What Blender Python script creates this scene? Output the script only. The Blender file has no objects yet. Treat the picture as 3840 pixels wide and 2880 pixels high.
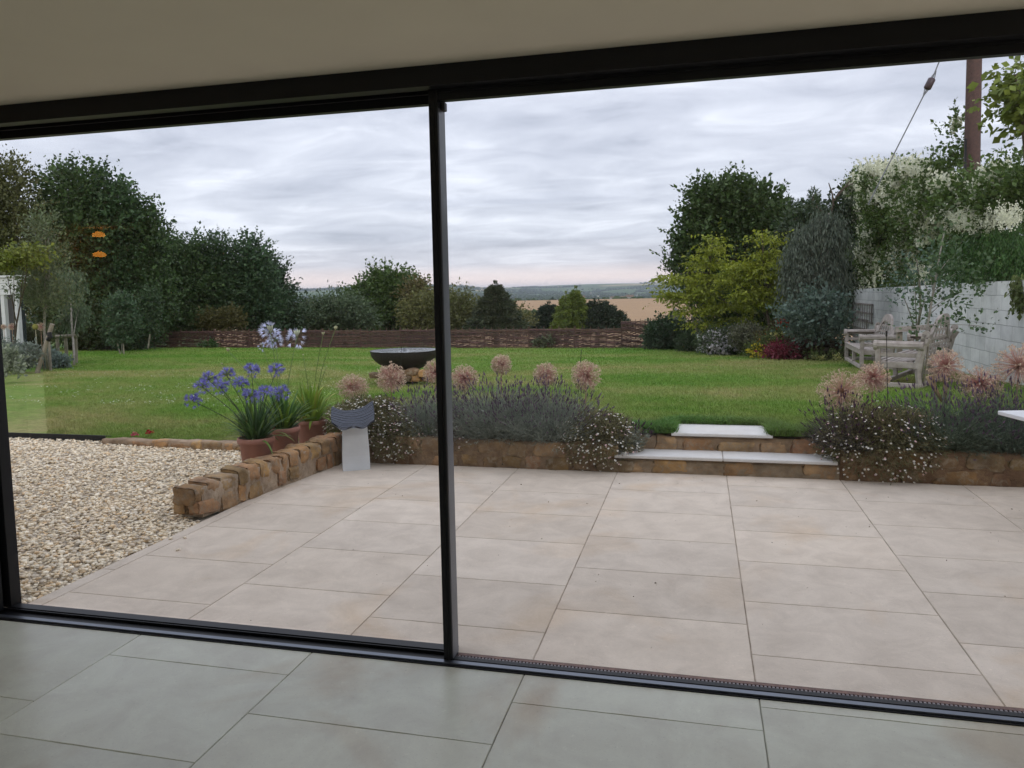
import bpy, math, random
import numpy as np
from mathutils import Vector, Matrix, noise as mnoise
from math import radians, sin, cos, pi

rng = np.random.default_rng(7)
random.seed(7)
scene = bpy.context.scene
col = scene.collection

# ---------------------------------------------------------------- camera
LENS_PX, PX, PY, EYE = 2863.0, 1920.0, 1340.0, 1.62
AX = np.array([[0.9710, 0.0020, -0.2390], [0.2380, -0.0890, 0.9670], [-0.0190, -0.9960, -0.0860]])
def _calib():
    k = 1.0
    v2 = np.array([705., -262., LENS_PX]); v1 = -np.array([-11555., -29., LENS_PX])
    d2 = v2 / np.linalg.norm(v2); d1 = v1 / np.linalg.norm(v1)
    d1 = d1 - d2 * (d1 @ d2); d1 /= np.linalg.norm(d1)
    d3 = np.cross(d1, d2)
    if d3[1] > 0: d3 = -d3
    return np.stack([d1, d2, d3])
AX = _calib()
EYEP = np.array([0., 0., EYE])
cam_d = bpy.data.cameras.new("camera"); cam = bpy.data.objects.new("camera", cam_d); col.objects.link(cam)
cam_d.sensor_width = 36; cam_d.lens = LENS_PX / 3840 * 36
cam_d.shift_y = (PY - 1440) / 3840
cam_d.clip_start = 0.05; cam_d.clip_end = 40000
M = Matrix.Identity(4)
for r in range(3):
    M[r][0] = AX[r, 0]; M[r][1] = -AX[r, 1]; M[r][2] = -AX[r, 2]; M[r][3] = EYEP[r]
cam.matrix_world = M
scene.camera = cam

# ---------------------------------------------------------------- world, sun, exposure
SUN_EL, SUN_ROT = radians(28), radians(150)
w = bpy.data.worlds.new("World"); scene.world = w; w.use_nodes = True
nt = w.node_tree; nt.nodes.clear()
def N(t, typ, **kw):
    n = t.nodes.new(typ)
    for k, v in kw.items():
        if k in n.inputs: n.inputs[k].default_value = v
        else: setattr(n, k, v)
    return n
out = N(nt, 'ShaderNodeOutputWorld'); bg = N(nt, 'ShaderNodeBackground'); bg.inputs['Strength'].default_value = 0.1
sky = N(nt, 'ShaderNodeTexSky'); sky.sky_type = 'NISHITA'; sky.sun_disc = False
sky.sun_elevation = SUN_EL; sky.sun_rotation = SUN_ROT
tc = N(nt, 'ShaderNodeTexCoord'); sep = N(nt, 'ShaderNodeSeparateXYZ')
nt.links.new(tc.outputs['Generated'], sep.inputs[0])
def MATH(t, op, a, b=None, clamp=False):
    n = t.nodes.new('ShaderNodeMath'); n.operation = op; n.use_clamp = clamp
    for i, v in enumerate((a, b)):
        if v is None: continue
        if isinstance(v, (int, float)): n.inputs[i].default_value = v
        else: t.links.new(v, n.inputs[i])
    return n.outputs[0]
def RAMP(t, fac, stops, interp='LINEAR'):
    n = t.nodes.new('ShaderNodeValToRGB'); n.color_ramp.interpolation = interp
    cr = n.color_ramp
    while len(cr.elements) < len(stops): cr.elements.new(0.5)
    for e, (p, c) in zip(cr.elements, stops):
        e.position = p; e.color = (c, c, c, 1) if isinstance(c, (int, float)) else (*c, 1)
    t.links.new(fac, n.inputs[0]); return n.outputs[0]
def MIX(t, fac, a, b, mode='MIX'):
    n = t.nodes.new('ShaderNodeMix'); n.data_type = 'RGBA'; n.blend_type = mode
    for s, v in ((n.inputs['Factor'], fac), (n.inputs['A'], a), (n.inputs['B'], b)):
        if isinstance(v, (int, float)): s.default_value = v
        elif isinstance(v, tuple): s.default_value = (*v, 1)
        else: t.links.new(v, s)
    return n.outputs['Result']
zc = MATH(nt, 'MAXIMUM', sep.outputs['Z'], 0.0)
den = MATH(nt, 'ADD', zc, 0.12)
cx_ = MATH(nt, 'DIVIDE', sep.outputs['X'], den); cy_ = MATH(nt, 'DIVIDE', sep.outputs['Y'], den)
cmb = N(nt, 'ShaderNodeCombineXYZ'); nt.links.new(MATH(nt, 'MULTIPLY', cx_, 0.75), cmb.inputs[0]); nt.links.new(MATH(nt, 'MULTIPLY', cy_, 1.0), cmb.inputs[1])
n1 = N(nt, 'ShaderNodeTexNoise', Scale=0.85, Detail=5.0, Roughness=0.5, Distortion=0.7)
n2 = N(nt, 'ShaderNodeTexNoise', Scale=2.7, Detail=7.0, Roughness=0.6, Distortion=0.9)
nt.links.new(cmb.outputs[0], n1.inputs['Vector']); nt.links.new(cmb.outputs[0], n2.inputs['Vector'])
nn = MATH(nt, 'ADD', MATH(nt, 'MULTIPLY', n1.outputs[0], 0.62), MATH(nt, 'MULTIPLY', n2.outputs[0], 0.38))
cloud = RAMP(nt, nn, [(0.36, (4.2, 4.45, 5.35)), (0.45, (5.3, 5.55, 6.5)), (0.53, (6.3, 6.55, 7.5)), (0.63, (8.0, 8.25, 9.2))])
overhead = RAMP(nt, zc, [(0.0, 0.86), (0.36, 1.06), (0.6, 1.42), (1.0, 1.62)])
cloud = MIX(nt, 1.0, cloud, overhead, 'MULTIPLY')
glow = RAMP(nt, zc, [(0.0, 1.0), (0.014, 1.0), (0.036, 0.12), (0.07, 0.0)])
cloud = MIX(nt, MATH(nt, 'MULTIPLY', glow, 0.85), cloud, (9.6, 7.7, 7.0))
allsky = MIX(nt, 0.94, sky.outputs[0], cloud)
nt.links.new(allsky, bg.inputs['Color']); nt.links.new(bg.outputs[0], out.inputs['Surface'])

sd = bpy.data.lights.new("sun", 'SUN'); sd.energy = 0.55; sd.angle = radians(25); sd.color = (1.0, 0.95, 0.9)
so = bpy.data.objects.new("sun", sd); col.objects.link(so)
so.rotation_euler = (pi / 2 - SUN_EL, 0, pi - SUN_ROT)
scene.view_settings.view_transform = 'Standard'; scene.view_settings.look = 'None'
scene.view_settings.exposure = 0.5; scene.view_settings.gamma = 1.0
scene.render.engine = 'CYCLES'
scene.cycles.max_bounces = 8; scene.cycles.diffuse_bounces = 4; scene.cycles.transparent_max_bounces = 16
scene.cycles.volume_bounces = 0

# ---------------------------------------------------------------- picture point -> place helpers
S = 3840 / 2212
def ray(x, y): return AX @ np.array([x * S - PX, y * S - PY, LENS_PX])
def G(x, y, z=0.0):
    r = ray(x, y); return EYEP + r * ((z - EYE) / r[2])
def D(x, y, Y):
    r = ray(x, y); return EYEP + r * (Y / r[1])
def DX(x, y, X):
    r = ray(x, y); return EYEP + r * (X / r[0])
def lawn_z(X, Y):
    X = np.asarray(X, float); Y = np.asarray(Y, float)
    z = 0.315 - 0.042 * (Y - 7.0)
    z = np.where(Y > 28, 0.315 - 0.042 * 21 - 0.05 * (Y - 28), z)
    side = np.clip((-3.2 - X) / 2.2, 0, 1) * 0.27 * np.exp(-np.clip(Y - 7, 0, 99) / 7.0)
    return z - side + 0.012 * np.sin(X * 1.3 + Y) * np.sin(Y * .9)
def L(x, y):
    r = ray(x, y); lo, hi = 3.0, 60.0
    t = lambda Yv: (EYEP + r * (Yv / r[1]))
    for _ in range(50):
        m = (lo + hi) / 2; p = t(m)
        if p[2] > lawn_z(p[0], p[1]): lo = m
        else: hi = m
    return t(lo)

# ---------------------------------------------------------------- object helpers
def tag(o, label=None, cat=None, group=None, kind=None):
    if label: o['label'] = label
    if cat: o['category'] = cat
    if group: o['group'] = group
    if kind: o['kind'] = kind
    return o
def thing(name, label, cat, loc=(0, 0, 0), rz=0.0, group=None):
    o = bpy.data.objects.new(name, None); col.objects.link(o)
    o.location = tuple(float(v) for v in loc); o.rotation_euler = (0, 0, rz); o.empty_display_size = 0.1
    return tag(o, label, cat, group)
def npmesh(name, V, F, mat, parent=None, cols=None, smooth=False, loc=None):
    """V (n,3); F (m,k) uniform or list of arrays; cols (n,3) per vertex"""
    V = np.asarray(V, np.float32)
    me = bpy.data.meshes.new(name)
    if isinstance(F, np.ndarray): F = [F]
    F = [np.asarray(f, np.int32) for f in F if len(f)]
    me.vertices.add(len(V)); me.vertices.foreach_set('co', V.ravel())
    nl = sum(f.size for f in F); npoly = sum(len(f) for f in F)
    me.loops.add(nl); me.polygons.add(npoly)
    me.loops.foreach_set('vertex_index', np.concatenate([f.ravel() for f in F]))
    tot = np.concatenate([np.full(len(f), f.shape[1], np.int32) for f in F])
    st = np.concatenate([[0], np.cumsum(tot)[:-1]]).astype(np.int32)
    me.polygons.foreach_set('loop_start', st)
    me.polygons.foreach_set('loop_total', tot)
    me.polygons.foreach_set('use_smooth', np.full(npoly, bool(smooth)))
    if cols is not None:
        a = me.color_attributes.new('tint', 'FLOAT_COLOR', 'POINT')
        c = np.ones((len(V), 4), np.float32); c[:, :3] = cols
        a.data.foreach_set('color', c.ravel())
    me.update(calc_edges=True); me.validate()
    if mat: me.materials.append(mat)
    o = bpy.data.objects.new(name, me); col.objects.link(o)
    if parent: o.parent = parent
    if loc is not None: o.location = tuple(float(v) for v in loc)
    return o
class MB:
    def __init__(s): s.v = []; s.f3 = []; s.f4 = []; s.n = 0; s.c = []
    def add(s, V, F, c=(1, 1, 1)):
        V = np.asarray(V, float); b = s.n; s.v.append(V); s.n += len(V)
        c = np.asarray(c, float); s.c.append(np.tile(c, (len(V), 1)) if c.ndim == 1 else c)
        for f in F:
            f = [i + b for i in f]
            if len(f) == 3: s.f3.append(f)
            elif len(f) == 4: s.f4.append(f)
            else:
                for i in range(1, len(f) - 1): s.f3.append([f[0], f[i], f[i + 1]])
    def box(s, a, b, c=(1, 1, 1), R=None, o=None, bev=0.0):
        a = np.minimum(a, b).astype(float) if False else np.array(a, float); b = np.array(b, float)
        lo = np.minimum(a, b); hi = np.maximum(a, b)
        if bev <= 0:
            V = np.array([[(lo, hi)[i][0], (lo, hi)[j][1], (lo, hi)[k][2]] for i in (0, 1) for j in (0, 1) for k in (0, 1)])
            F = [(0, 1, 3, 2), (4, 6, 7, 5), (0, 4, 5, 1), (2, 3, 7, 6), (0, 2, 6, 4), (1, 5, 7, 3)]
        else:
            e = min(bev, 0.45 * min(hi - lo)); V = []; idx = {}
            for i in (0, 1):
                for j in (0, 1):
                    for k in (0, 1):
                        p = np.array([(lo, hi)[i][0], (lo, hi)[j][1], (lo, hi)[k][2]]); sg = np.array([1 - 2 * i, 1 - 2 * j, 1 - 2 * k]) * e
                        for ax in range(3):
                            q = p + sg; q[ax] = p[ax]; idx[(i, j, k, ax)] = len(V); V.append(q)
            V = np.array(V); F = []
            for ax in range(3):
                o1, o2 = [t for t in range(3) if t != ax]
                for sd_ in (0, 1):
                    f = []
                    for u, v in ((0, 0), (1, 0), (1, 1), (0, 1)):
                        t = [0, 0, 0]; t[ax] = sd_; t[o1] = u; t[o2] = v; f.append(idx[(*t, ax)])
                    F.append(tuple(f))
            for ax in range(3):
                o1, o2 = [t for t in range(3) if t != ax]
                for u in (0, 1):
                    for v in (0, 1):
                        t0 = [0, 0, 0]; t1 = [0, 0, 0]; t0[ax] = 0; t1[ax] = 1
                        for t in (t0, t1): t[o1] = u; t[o2] = v
                        F.append((idx[(*t0, o1)], idx[(*t1, o1)], idx[(*t1, o2)], idx[(*t0, o2)]))
            for i in (0, 1):
                for j in (0, 1):
                    for k in (0, 1): F.append(tuple(idx[(i, j, k, ax)] for ax in range(3)))
        if R is not None: V = V @ np.asarray(R).T
        if o is not None: V = V + np.asarray(o)
        s.add(V, F, c)
    def bar(s, p, q, wd, ht, c=(1, 1, 1), up=(0, 0, 1), bev=0.0):
        p = np.array(p, float); q = np.array(q, float); d = q - p; l = np.linalg.norm(d); d /= l
        u = np.array(up, float); sde = np.cross(d, u)
        if np.linalg.norm(sde) < 1e-4: sde = np.cross(d, [1, 0, 0])
        sde /= np.linalg.norm(sde); u = np.cross(sde, d)
        s.box((0, -wd / 2, -ht / 2), (l, wd / 2, ht / 2), c, np.stack([d, sde, u], 1), p, bev)
    def tube(s, pts, rad, n=8, c=(1, 1, 1), cap=True):
        pts = np.array(pts, float); k = len(pts)
        rad = np.full(k, rad) if np.isscalar(rad) else np.array(rad)
        T = np.gradient(pts, axis=0); T /= (np.linalg.norm(T, axis=1, keepdims=True) + 1e-9)
        a = np.array([1., 0, 0]) if abs(T[0, 0]) < .8 else np.array([0, 1., 0])
        V = []
        for i in range(k):
            b = np.cross(T[i], a); b /= np.linalg.norm(b); a2 = np.cross(b, T[i]); a = a2
            for j in range(n):
                t = 2 * pi * j / n; V.append(pts[i] + rad[i] * (cos(t) * a2 + sin(t) * b))
        F = [(i * n + j, i * n + (j + 1) % n, (i + 1) * n + (j + 1) % n, (i + 1) * n + j) for i in range(k - 1) for j in range(n)]
        if cap: F += [tuple(range(n))[::-1], tuple((k - 1) * n + j for j in range(n))]
        s.add(V, F, c)
    def lathe(s, prof, n=32, c=(1, 1, 1), o=(0, 0, 0), wob=0.0):
        V = []; k = len(prof)
        for r, z in prof:
            for j in range(n):
                t = 2 * pi * j / n; rr = r * (1 + wob * sin(3 * t + z * 9)); V.append((o[0] + rr * cos(t), o[1] + rr * sin(t), o[2] + z))
        F = [(i * n + j, i * n + (j + 1) % n, (i + 1) * n + (j + 1) % n, (i + 1) * n + j) for i in range(k - 1) for j in range(n)]
        s.add(V, F, c)
    def build(s, name, mat, parent=None, smooth=False, loc=None):
        fs = []
        if s.f4: fs.append(np.array(s.f4))
        if s.f3: fs.append(np.array(s.f3))
        return npmesh(name, np.concatenate(s.v), fs, mat, parent, np.concatenate(s.c), smooth, loc)
def copy_tree(o, parent=None):
    c = o.copy(); col.objects.link(c)
    if parent: c.parent = parent
    for ch in list(o.children): copy_tree(ch, c)
    return c

# ---------------------------------------------------------------- materials
def bump(t, p, h, strength, dist=0.01):
    b = t.nodes.new('ShaderNodeBump'); b.inputs['Strength'].default_value = strength; b.inputs['Distance'].default_value = dist
    t.links.new(h, b.inputs['Height']); t.links.new(b.outputs[0], p.inputs['Normal'])
def newmat(name):
    m = bpy.data.materials.new(name); m.use_nodes = True; t = m.node_tree
    p = t.nodes['Principled BSDF']; return m, t, p
def noise(t, scale, detail=4, rough=.55, vec=None, dist=0.0):
    n = N(t, 'ShaderNodeTexNoise', Scale=float(scale), Detail=float(detail), Roughness=rough, Distortion=dist)
    if vec is None:
        g = t.nodes.get('geo') or N(t, 'ShaderNodeNewGeometry'); g.name = 'geo'; vec = g.outputs['Position']
    t.links.new(vec, n.inputs['Vector']); return n.outputs[0]
def objvec(t, sc=(1, 1, 1)):
    c = N(t, 'ShaderNodeTexCoord'); m = N(t, 'ShaderNodeMapping'); m.inputs['Scale'].default_value = sc
    t.links.new(c.outputs['Object'], m.inputs[0]); return m.outputs[0]
def basic(name, c1, c2=None, scale=6, rough=.7, bs=0.0, bscale=40, spec=.4, metal=0.0, tint=True, detail=5):
    m, t, p = newmat(name)
    c2 = c2 or tuple(v * .75 for v in c1)
    r = RAMP(t, noise(t, scale, detail), [(0.32, c1), (0.68, c2)])
    if tint:
        a = N(t, 'ShaderNodeAttribute'); a.attribute_name = 'tint'
        r = MIX(t, 1.0, r, a.outputs['Color'], 'MULTIPLY')
    t.links.new(r, p.inputs['Base Color'])
    p.inputs['Roughness'].default_value = rough; p.inputs['Specular IOR Level'].default_value = spec; p.inputs['Metallic'].default_value = metal
    if bs: bump(t, p, noise(t, bscale, 4), bs)
    return m
def leafmat(name, trans=.3, rough=.55, spec=.35):
    m, t, p = newmat(name)
    a = N(t, 'ShaderNodeAttribute'); a.attribute_name = 'tint'
    t.links.new(a.outputs['Color'], p.inputs['Base Color']); p.inputs['Roughness'].default_value = rough
    p.inputs['Specular IOR Level'].default_value = spec
    tr = N(t, 'ShaderNodeBsdfTranslucent'); mx = N(t, 'ShaderNodeMixShader'); mx.inputs[0].default_value = trans
    t.links.new(a.outputs['Color'], tr.inputs[0]); t.links.new(p.outputs[0], mx.inputs[1]); t.links.new(tr.outputs[0], mx.inputs[2])
    t.links.new(mx.outputs[0], t.nodes['Material Output'].inputs[0]); return m
LEAF = leafmat('leaf'); PETAL = leafmat('petal', .35, .6, .2); DRY = leafmat('dry_flower', .2, .8, .1)
BARK = basic('bark', (.12, .09, .065), (.06, .047, .035), 14, .9, .5, 60)
PALEBARK = basic('pale_bark', (.34, .31, .27), (.2, .18, .15), 18, .85, .3, 60)
STAKE = basic('weathered_stake', (.30, .26, .20), (.19, .165, .13), 9, .85, .3, 50)
TEAK = basic('weathered_teak', (.42, .37, .335), (.27, .23, .20), 10, .75, .25, 90)
BLACK = basic('black_frame', (.007, .0075, .009), (.005, .0055, .0065), 3, .45, 0, spec=.3)
GREYM = basic('lit_frame_mast_grey', (.13, .137, .155), (.10, .105, .12), 3, .35, 0, spec=.5)  # stile side as daylight pales it; the same grey serves the masts
SILL = basic('sill_metal', (.17, .185, .215), (.145, .16, .19), 3, .34, 0, metal=.85)
RUST = basic('rusty_grate', (.22, .13, .10), (.13, .085, .075), 40, .75, .3, 80)
GALV = basic('galvanised_grate', (.23, .20, .20), (.16, .13, .13), 50, .55, .2, 80)
TERRA = basic('terracotta', (.44, .205, .15), (.35, .175, .135), 7, .8, .12, 60)
WHITEP = basic('white_paint', (.66, .68, .69), (.56, .58, .59), 4, .55, .05, 60)
BOWL = basic('dark_bowl_metal', (.018, .013, .012), (.011, .009, .008), 8, .6, .1, 40)
STONED = basic('dark_pebble', (.12, .11, .11), (.06, .055, .055), 9, .7, .3, 60)
SOIL = basic('soil', (.07, .045, .03), (.04, .028, .02), 25, .95, .6, 50)

# ---------------------------------------------------------------- foliage generators
def rvec(n):
    v = rng.normal(size=(n, 3)); return v / np.linalg.norm(v, axis=1, keepdims=True)
def norm(v): return v / (np.linalg.norm(v, axis=-1, keepdims=True) + 1e-9)
def leafquads(P, A, W, cols):
    """P base pts, A axis vectors (length = leaf), W half width; returns V,F,C"""
    n = len(P); sd_ = norm(np.cross(A, rvec(n))) * np.asarray(W).reshape(-1, 1)
    V = np.stack([P, P + A * .45 + sd_, P + A, P + A * .45 - sd_], 1).reshape(-1, 3)
    F = np.arange(n * 4).reshape(-1, 4); return V, F, np.repeat(cols, 4, 0)
def mixcols(n, ca, cb, var=.25, cl=None, per=1):
    t = rng.random((n, 1)); b = 1 + var * (rng.random((n, 1)) * 2 - 1)
    if cl is not None: t = np.clip(t * .5 + cl * .5, 0, 1)
    return (np.array(ca) * (1 - t) + np.array(cb) * t) * b
def crown_pts(blobs, ncl, shell=.45):
    """blobs: (centre(3), radii(3)); cluster centres + outward dirs"""
    vol = np.array([b[1][0] * b[1][1] * b[1][2] for b in blobs]) ** .75; pr = vol / vol.sum()
    k = rng.choice(len(blobs), ncl, p=pr)
    C = np.array([b[0] for b in blobs])[k]; R = np.array([b[1] for b in blobs])[k]
    u = rvec(ncl); r = rng.random((ncl, 1)) ** shell
    # lumpy outline
    lump = 1 + .22 * np.sin(u[:, :1] * 7 + k[:, None]) * np.sin(u[:, 2:] * 6 + 2 * k[:, None]) + .14 * np.sin(u[:, :1] * 13 + 2 * k[:, None]) * np.sin(u[:, 1:2] * 11 + u[:, 2:] * 9) + .09 * rng.normal(size=(ncl, 1))
    return C + u * R * r * lump, norm(u * R), k
def crown(blobs, ncl, nper, size, ca, cb, style='broad', twig=.5, shell=.4, wd=.32, var=.3):
    P, U, k = crown_pts(blobs, ncl, shell)
    n = ncl * nper; up = np.array([0, 0, 1.])
    if style == 'drop': d = norm(U * .35 + np.array([0, 0, -1.]) + .25 * rvec(ncl))
    elif style == 'fern': d = norm(U * np.array([1, 1, .15]) + np.array([0, 0, -.12]) + .35 * rvec(ncl))
    elif style == 'up': d = norm(U * .5 + up * 1.1 + .3 * rvec(ncl))
    else: d = norm(U + up * .45 + .5 * rvec(ncl))
    t = np.tile(np.linspace(.0, 1, nper), ncl)[:, None]; D_ = np.repeat(d, nper, 0); PP = np.repeat(P, nper, 0)
    tl = twig * np.repeat(.5 + rng.random((ncl, 1)), nper, 0)
    jit = rvec(n) * twig * .28 * (1.1 - t)
    if style == 'fern': jit *= np.array([1, 1, .4])
    p = PP + D_ * t * tl + jit
    a = norm(D_ * .8 + rvec(n) * (.9 if style != 'drop' else .35) + (np.array([0, 0, -.5]) if style in ('drop', 'fern') else 0))
    sz = size * (.45 + 1.0 * rng.random((n, 1)) ** 1.4) * np.repeat(.75 + .5 * rng.random((ncl, 1)), nper, 0)
    clr = np.repeat(rng.random((ncl, 1)), nper, 0)
    cc = mixcols(n, ca, cb, var, clr)
    return leafquads(p, a * sz, (sz * wd).ravel(), cc)
def join(parts):
    V = []; F = []; C = []; b = 0
    for v, f, c in parts: V.append(v); F.append(f + b); C.append(c); b += len(v)
    return np.concatenate(V), np.concatenate(F), np.concatenate(C)
def trunk_mesh(base, tips, r0, name='trunk', mat=None, parent=None, org=None, bend=.15):
    m = MB(); org = np.array(base if org is None else org)
    main = np.array(tips[0]); base = np.array(base)
    pts = [base + (main - base) * t + np.array([sin(t * 5 + base[0]) * bend, cos(t * 4 + base[1]) * bend, 0]) * t * (1 - t) * 2 for t in np.linspace(0, 1, 8)]
    m.tube(np.array(pts) - org, np.linspace(r0, r0 * .25, 8), 8)
    for i, tp in enumerate(tips[1:]):
        t = .3 + .5 * ((i * .37) % 1); s0 = pts[int(t * 7)]; tp = np.array(tp)
        q = [s0 + (tp - s0) * u + np.array([0, 0, .25 * np.linalg.norm(tp - s0)]) * u * (1 - u) for u in np.linspace(0, 1, 5)]
        m.tube(np.array(q) - org, np.linspace(r0 * .45, r0 * .12, 5), 6)
    return m.build(name, mat or BARK, parent, True)
def tree(name, label, cat, base, blobs, ncl, nper, size, ca, cb, style='broad', twig=.5, r0=.15, group=None, mat=None, extra=None, shell=.4, wd=.32, part='crown', bmat=None, ntips=7):
    t = thing(name, label, cat, base, 0, group); org = np.array(base, float)
    V, F, C = crown(blobs, ncl, nper, size, ca, cb, style, twig, shell, wd)
    if extra: V, F, C = join([(V, F, C)] + extra)
    npmesh(part, V - org, F, mat or LEAF, t, C)
    tips = [b[0] for b in blobs]; random.shuffle(tips)
    top = max(blobs, key=lambda b: b[0][2])[0]
    if r0: trunk_mesh(base, [top] + tips[:ntips], r0, parent=t, mat=bmat)
    return t
def PB(Y, lst, dy=.8):
    """blobs given as (x, y, rx, ry) in picture units at depth Y"""
    o = []
    for b in lst:
        x, y, rx, ry = b[:4]; YY = Y + (b[4] if len(b) > 4 else 0)
        c = D(x, y, YY); k = YY / 1640.0
        o.append((c, np.array([rx * k, max(rx, ry) * k * dy, ry * k])))
    return o
def shoots(pts, n, h, size, ca, cb, nleaf=14):
    """upright leafy shoots sticking out of a crown top: pts list of (x,y,z)"""
    P = []; A = []
    for p in pts:
        p = np.array(p); d = norm(np.array([rng.normal() * .2, rng.normal() * .2, 1.]))
        hh = h * (.6 + .7 * rng.random())
        for i in range(nleaf):
            t = i / nleaf; q = p + d * hh * t; a = norm(np.array([rng.normal(), rng.normal(), .5])) * size * (1.25 - .7 * t)
            P.append(q); A.append(a)
    P = np.array(P); A = np.array(A); return leafquads(P, A, np.full(len(P), size * .3), mixcols(len(P), ca, cb))

# ================================================================ SETTING
def structure(o): o['kind'] = 'structure'; return o
# ---- stone slabs (patio and indoor floor)
def slab_material(name, c1, c2, rough, stain, spec, bs, warm=(.9, .72, .5), glossvar=.1):
    m, t, p = newmat(name)
    a = N(t, 'ShaderNodeAttribute'); a.attribute_name = 'tint'
    base = RAMP(t, noise(t, 4.2, 9, .68, dist=.5), [(0.34, c2), (0.62, c1)])
    base = MIX(t, 1.0, base, a.outputs['Color'], 'MULTIPLY')
    st = RAMP(t, noise(t, 1.1, 5, .55, dist=.8), [(0.54, 0.0), (0.72, 1.0)])
    base = MIX(t, MATH(t, 'MULTIPLY', st, stain), base, MIX(t, 1.0, base, warm, 'MULTIPLY'))
    sp = RAMP(t, noise(t, 95, 3, .7), [(0.30, 0.62), (0.39, 1.0)])
    base = MIX(t, .55, base, MIX(t, 1.0, base, sp, 'MULTIPLY'))
    sp2 = RAMP(t, noise(t, 42, 4, .7, dist=1.5), [(0.60, 1.0), (0.70, 1.13)])
    base = MIX(t, 1.0, base, sp2, 'MULTIPLY')
    t.links.new(base, p.inputs['Base Color'])
    rr = RAMP(t, noise(t, 6, 4), [(0.3, rough), (0.7, min(1, rough + glossvar))])
    t.links.new(rr, p.inputs['Roughness']); p.inputs['Specular IOR Level'].default_value = spec
    bump(t, p, noise(t, 60, 5, .65), bs, .004)
    return m
PAVE = slab_material('limestone_paving', (.645, .555, .455), (.53, .45, .365), .72, .5, .3, .45)
FLOOR = slab_material('indoor_limestone', (.60, .615, .515), (.51, .505, .425), .28, .9, .45, .08, (.78, .64, .54))
GROUT = basic('joint_mortar', (.50, .42, .34), (.17, .13, .09), 4, .95, .5, 90, tint=False)
GROUTL = basic('indoor_joint', (.36, .36, .31), (.20, .19, .165), 5, .8, .2, 90, tint=False)
def slabs(name, strips, z, mat, gap, gmat, th=.03, jit=.0012):
    m = MB()
    for xa, xb, ys in strips:
        for ya, yb in zip(ys[:-1], ys[1:]):
            b = .93 + .12 * random.random(); wv = random.random()
            c = np.array([b, b * (1 - .012 * wv), b * (1 - .03 * wv)])
            g = gap / 2; nx, ny = max(2, int((xb - xa) / .05)), max(2, int((yb - ya) / .05))
            # outline with worn, slightly uneven edges, then a small chamfer
            loop = [(xa + g + (xb - xa - 2 * g) * i / nx, ya + g) for i in range(nx)] + [(xb - g, ya + g + (yb - ya - 2 * g) * i / ny) for i in range(ny)] + \
                   [(xb - g - (xb - xa - 2 * g) * i / nx, yb - g) for i in range(nx)] + [(xa + g, yb - g - (yb - ya - 2 * g) * i / ny) for i in range(ny)]
            loop = np.array(loop); cen = loop.mean(0)
            j = np.array([mnoise.noise((p[0] * 9, p[1] * 9, z + xa)) * jit * 1.6 + random.uniform(-jit, jit) * .5 for p in loop])
            dirv = norm(cen - loop); k = len(loop)
            top = loop + dirv * (np.abs(j)[:, None] + .0022); side = loop + dirv * np.abs(j)[:, None]
            V = np.concatenate([np.c_[top, np.full(k, z)], np.c_[side, np.full(k, z - .003)], np.c_[side, np.full(k, z - th)], [[*cen, z]]])
            F = [(i, (i + 1) % k, 3 * k) for i in range(k)] + [(k + i, k + (i + 1) % k, (i + 1) % k, i) for i in range(k)] + [(2 * k + i, 2 * k + (i + 1) % k, k + (i + 1) % k, k + i) for i in range(k)]
            m.add(V, F, c)
    o = m.build(name, mat); structure(o)
    x0 = min(s[0] for s in strips); x1 = max(s[1] for s in strips); y0 = min(s[2][0] for s in strips); y1 = max(s[2][-1] for s in strips)
    g = MB(); g.box((x0 + .004, y0 + .004, z - th - .02), (x1 - .004, y1 - .004, z - .0045))
    structure(g.build(name + '_bedding', gmat))
    return o
YP = 3.155
def ys(first, stop=6.78): 
    r = [YP] + list(first)
    while r[-1] + .6 < stop - .1: r.append(r[-1] + .6)
    return r + [stop]
patio_strips = [(-3.50, -3.405, ys([3.75, 5.1])), (-3.405, -2.505, ys([3.405, 4.01, 4.615, 5.22])), (-2.505, -1.615, ys([3.705, 4.335, 4.93, 5.51])),
    (-1.615, -.71, ys([3.43, 4.02, 4.72, 5.32])), (-.71, .225, ys([3.71, 4.31, 4.90, 5.51])), (.225, 1.14, ys([3.40, 3.995, 4.60, 5.19])),
    (1.14, 2.05, ys([3.70, 4.30, 4.87, 5.48])), (2.05, 2.95, ys([3.4, 4.0, 4.6])), (2.95, 3.85, ys([3.7, 4.3])), (3.85, 4.75, ys([3.4])), (4.75, 5.7, ys([3.7]))]
slabs('patio', patio_strips, 0.0, PAVE, .0042, GROUT)
YI = 3.03
def yi(first, stop=-5.0):
    r = [YI] + list(first)
    while r[-1] - .62 > stop: r.append(r[-1] - .62)
    return (r + [stop])[::-1]
fl = []
xs = [-8.0, -7.1, -6.2, -5.3, -4.4, -3.5, -2.62, -1.71, -.72, .23, 1.16, 2.1, 3.05, 4.0, 5.0, 6.0]
off = [.3, .5, .2, .45, .25, .62, None, None, None, None, .3, .5, .2, .4, .3]
spec_ = {6: [2.815, 2.19], 7: [2.51, 1.89], 8: [2.80, 2.18], 9: [2.965, 2.34]}
for i in range(len(xs) - 1):
    fl.append((xs[i], xs[i + 1], yi(spec_[i] if i in spec_ else [YI - off[i]])))
slabs('floor', fl, 0.0, FLOOR, .0022, GROUTL)

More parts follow.
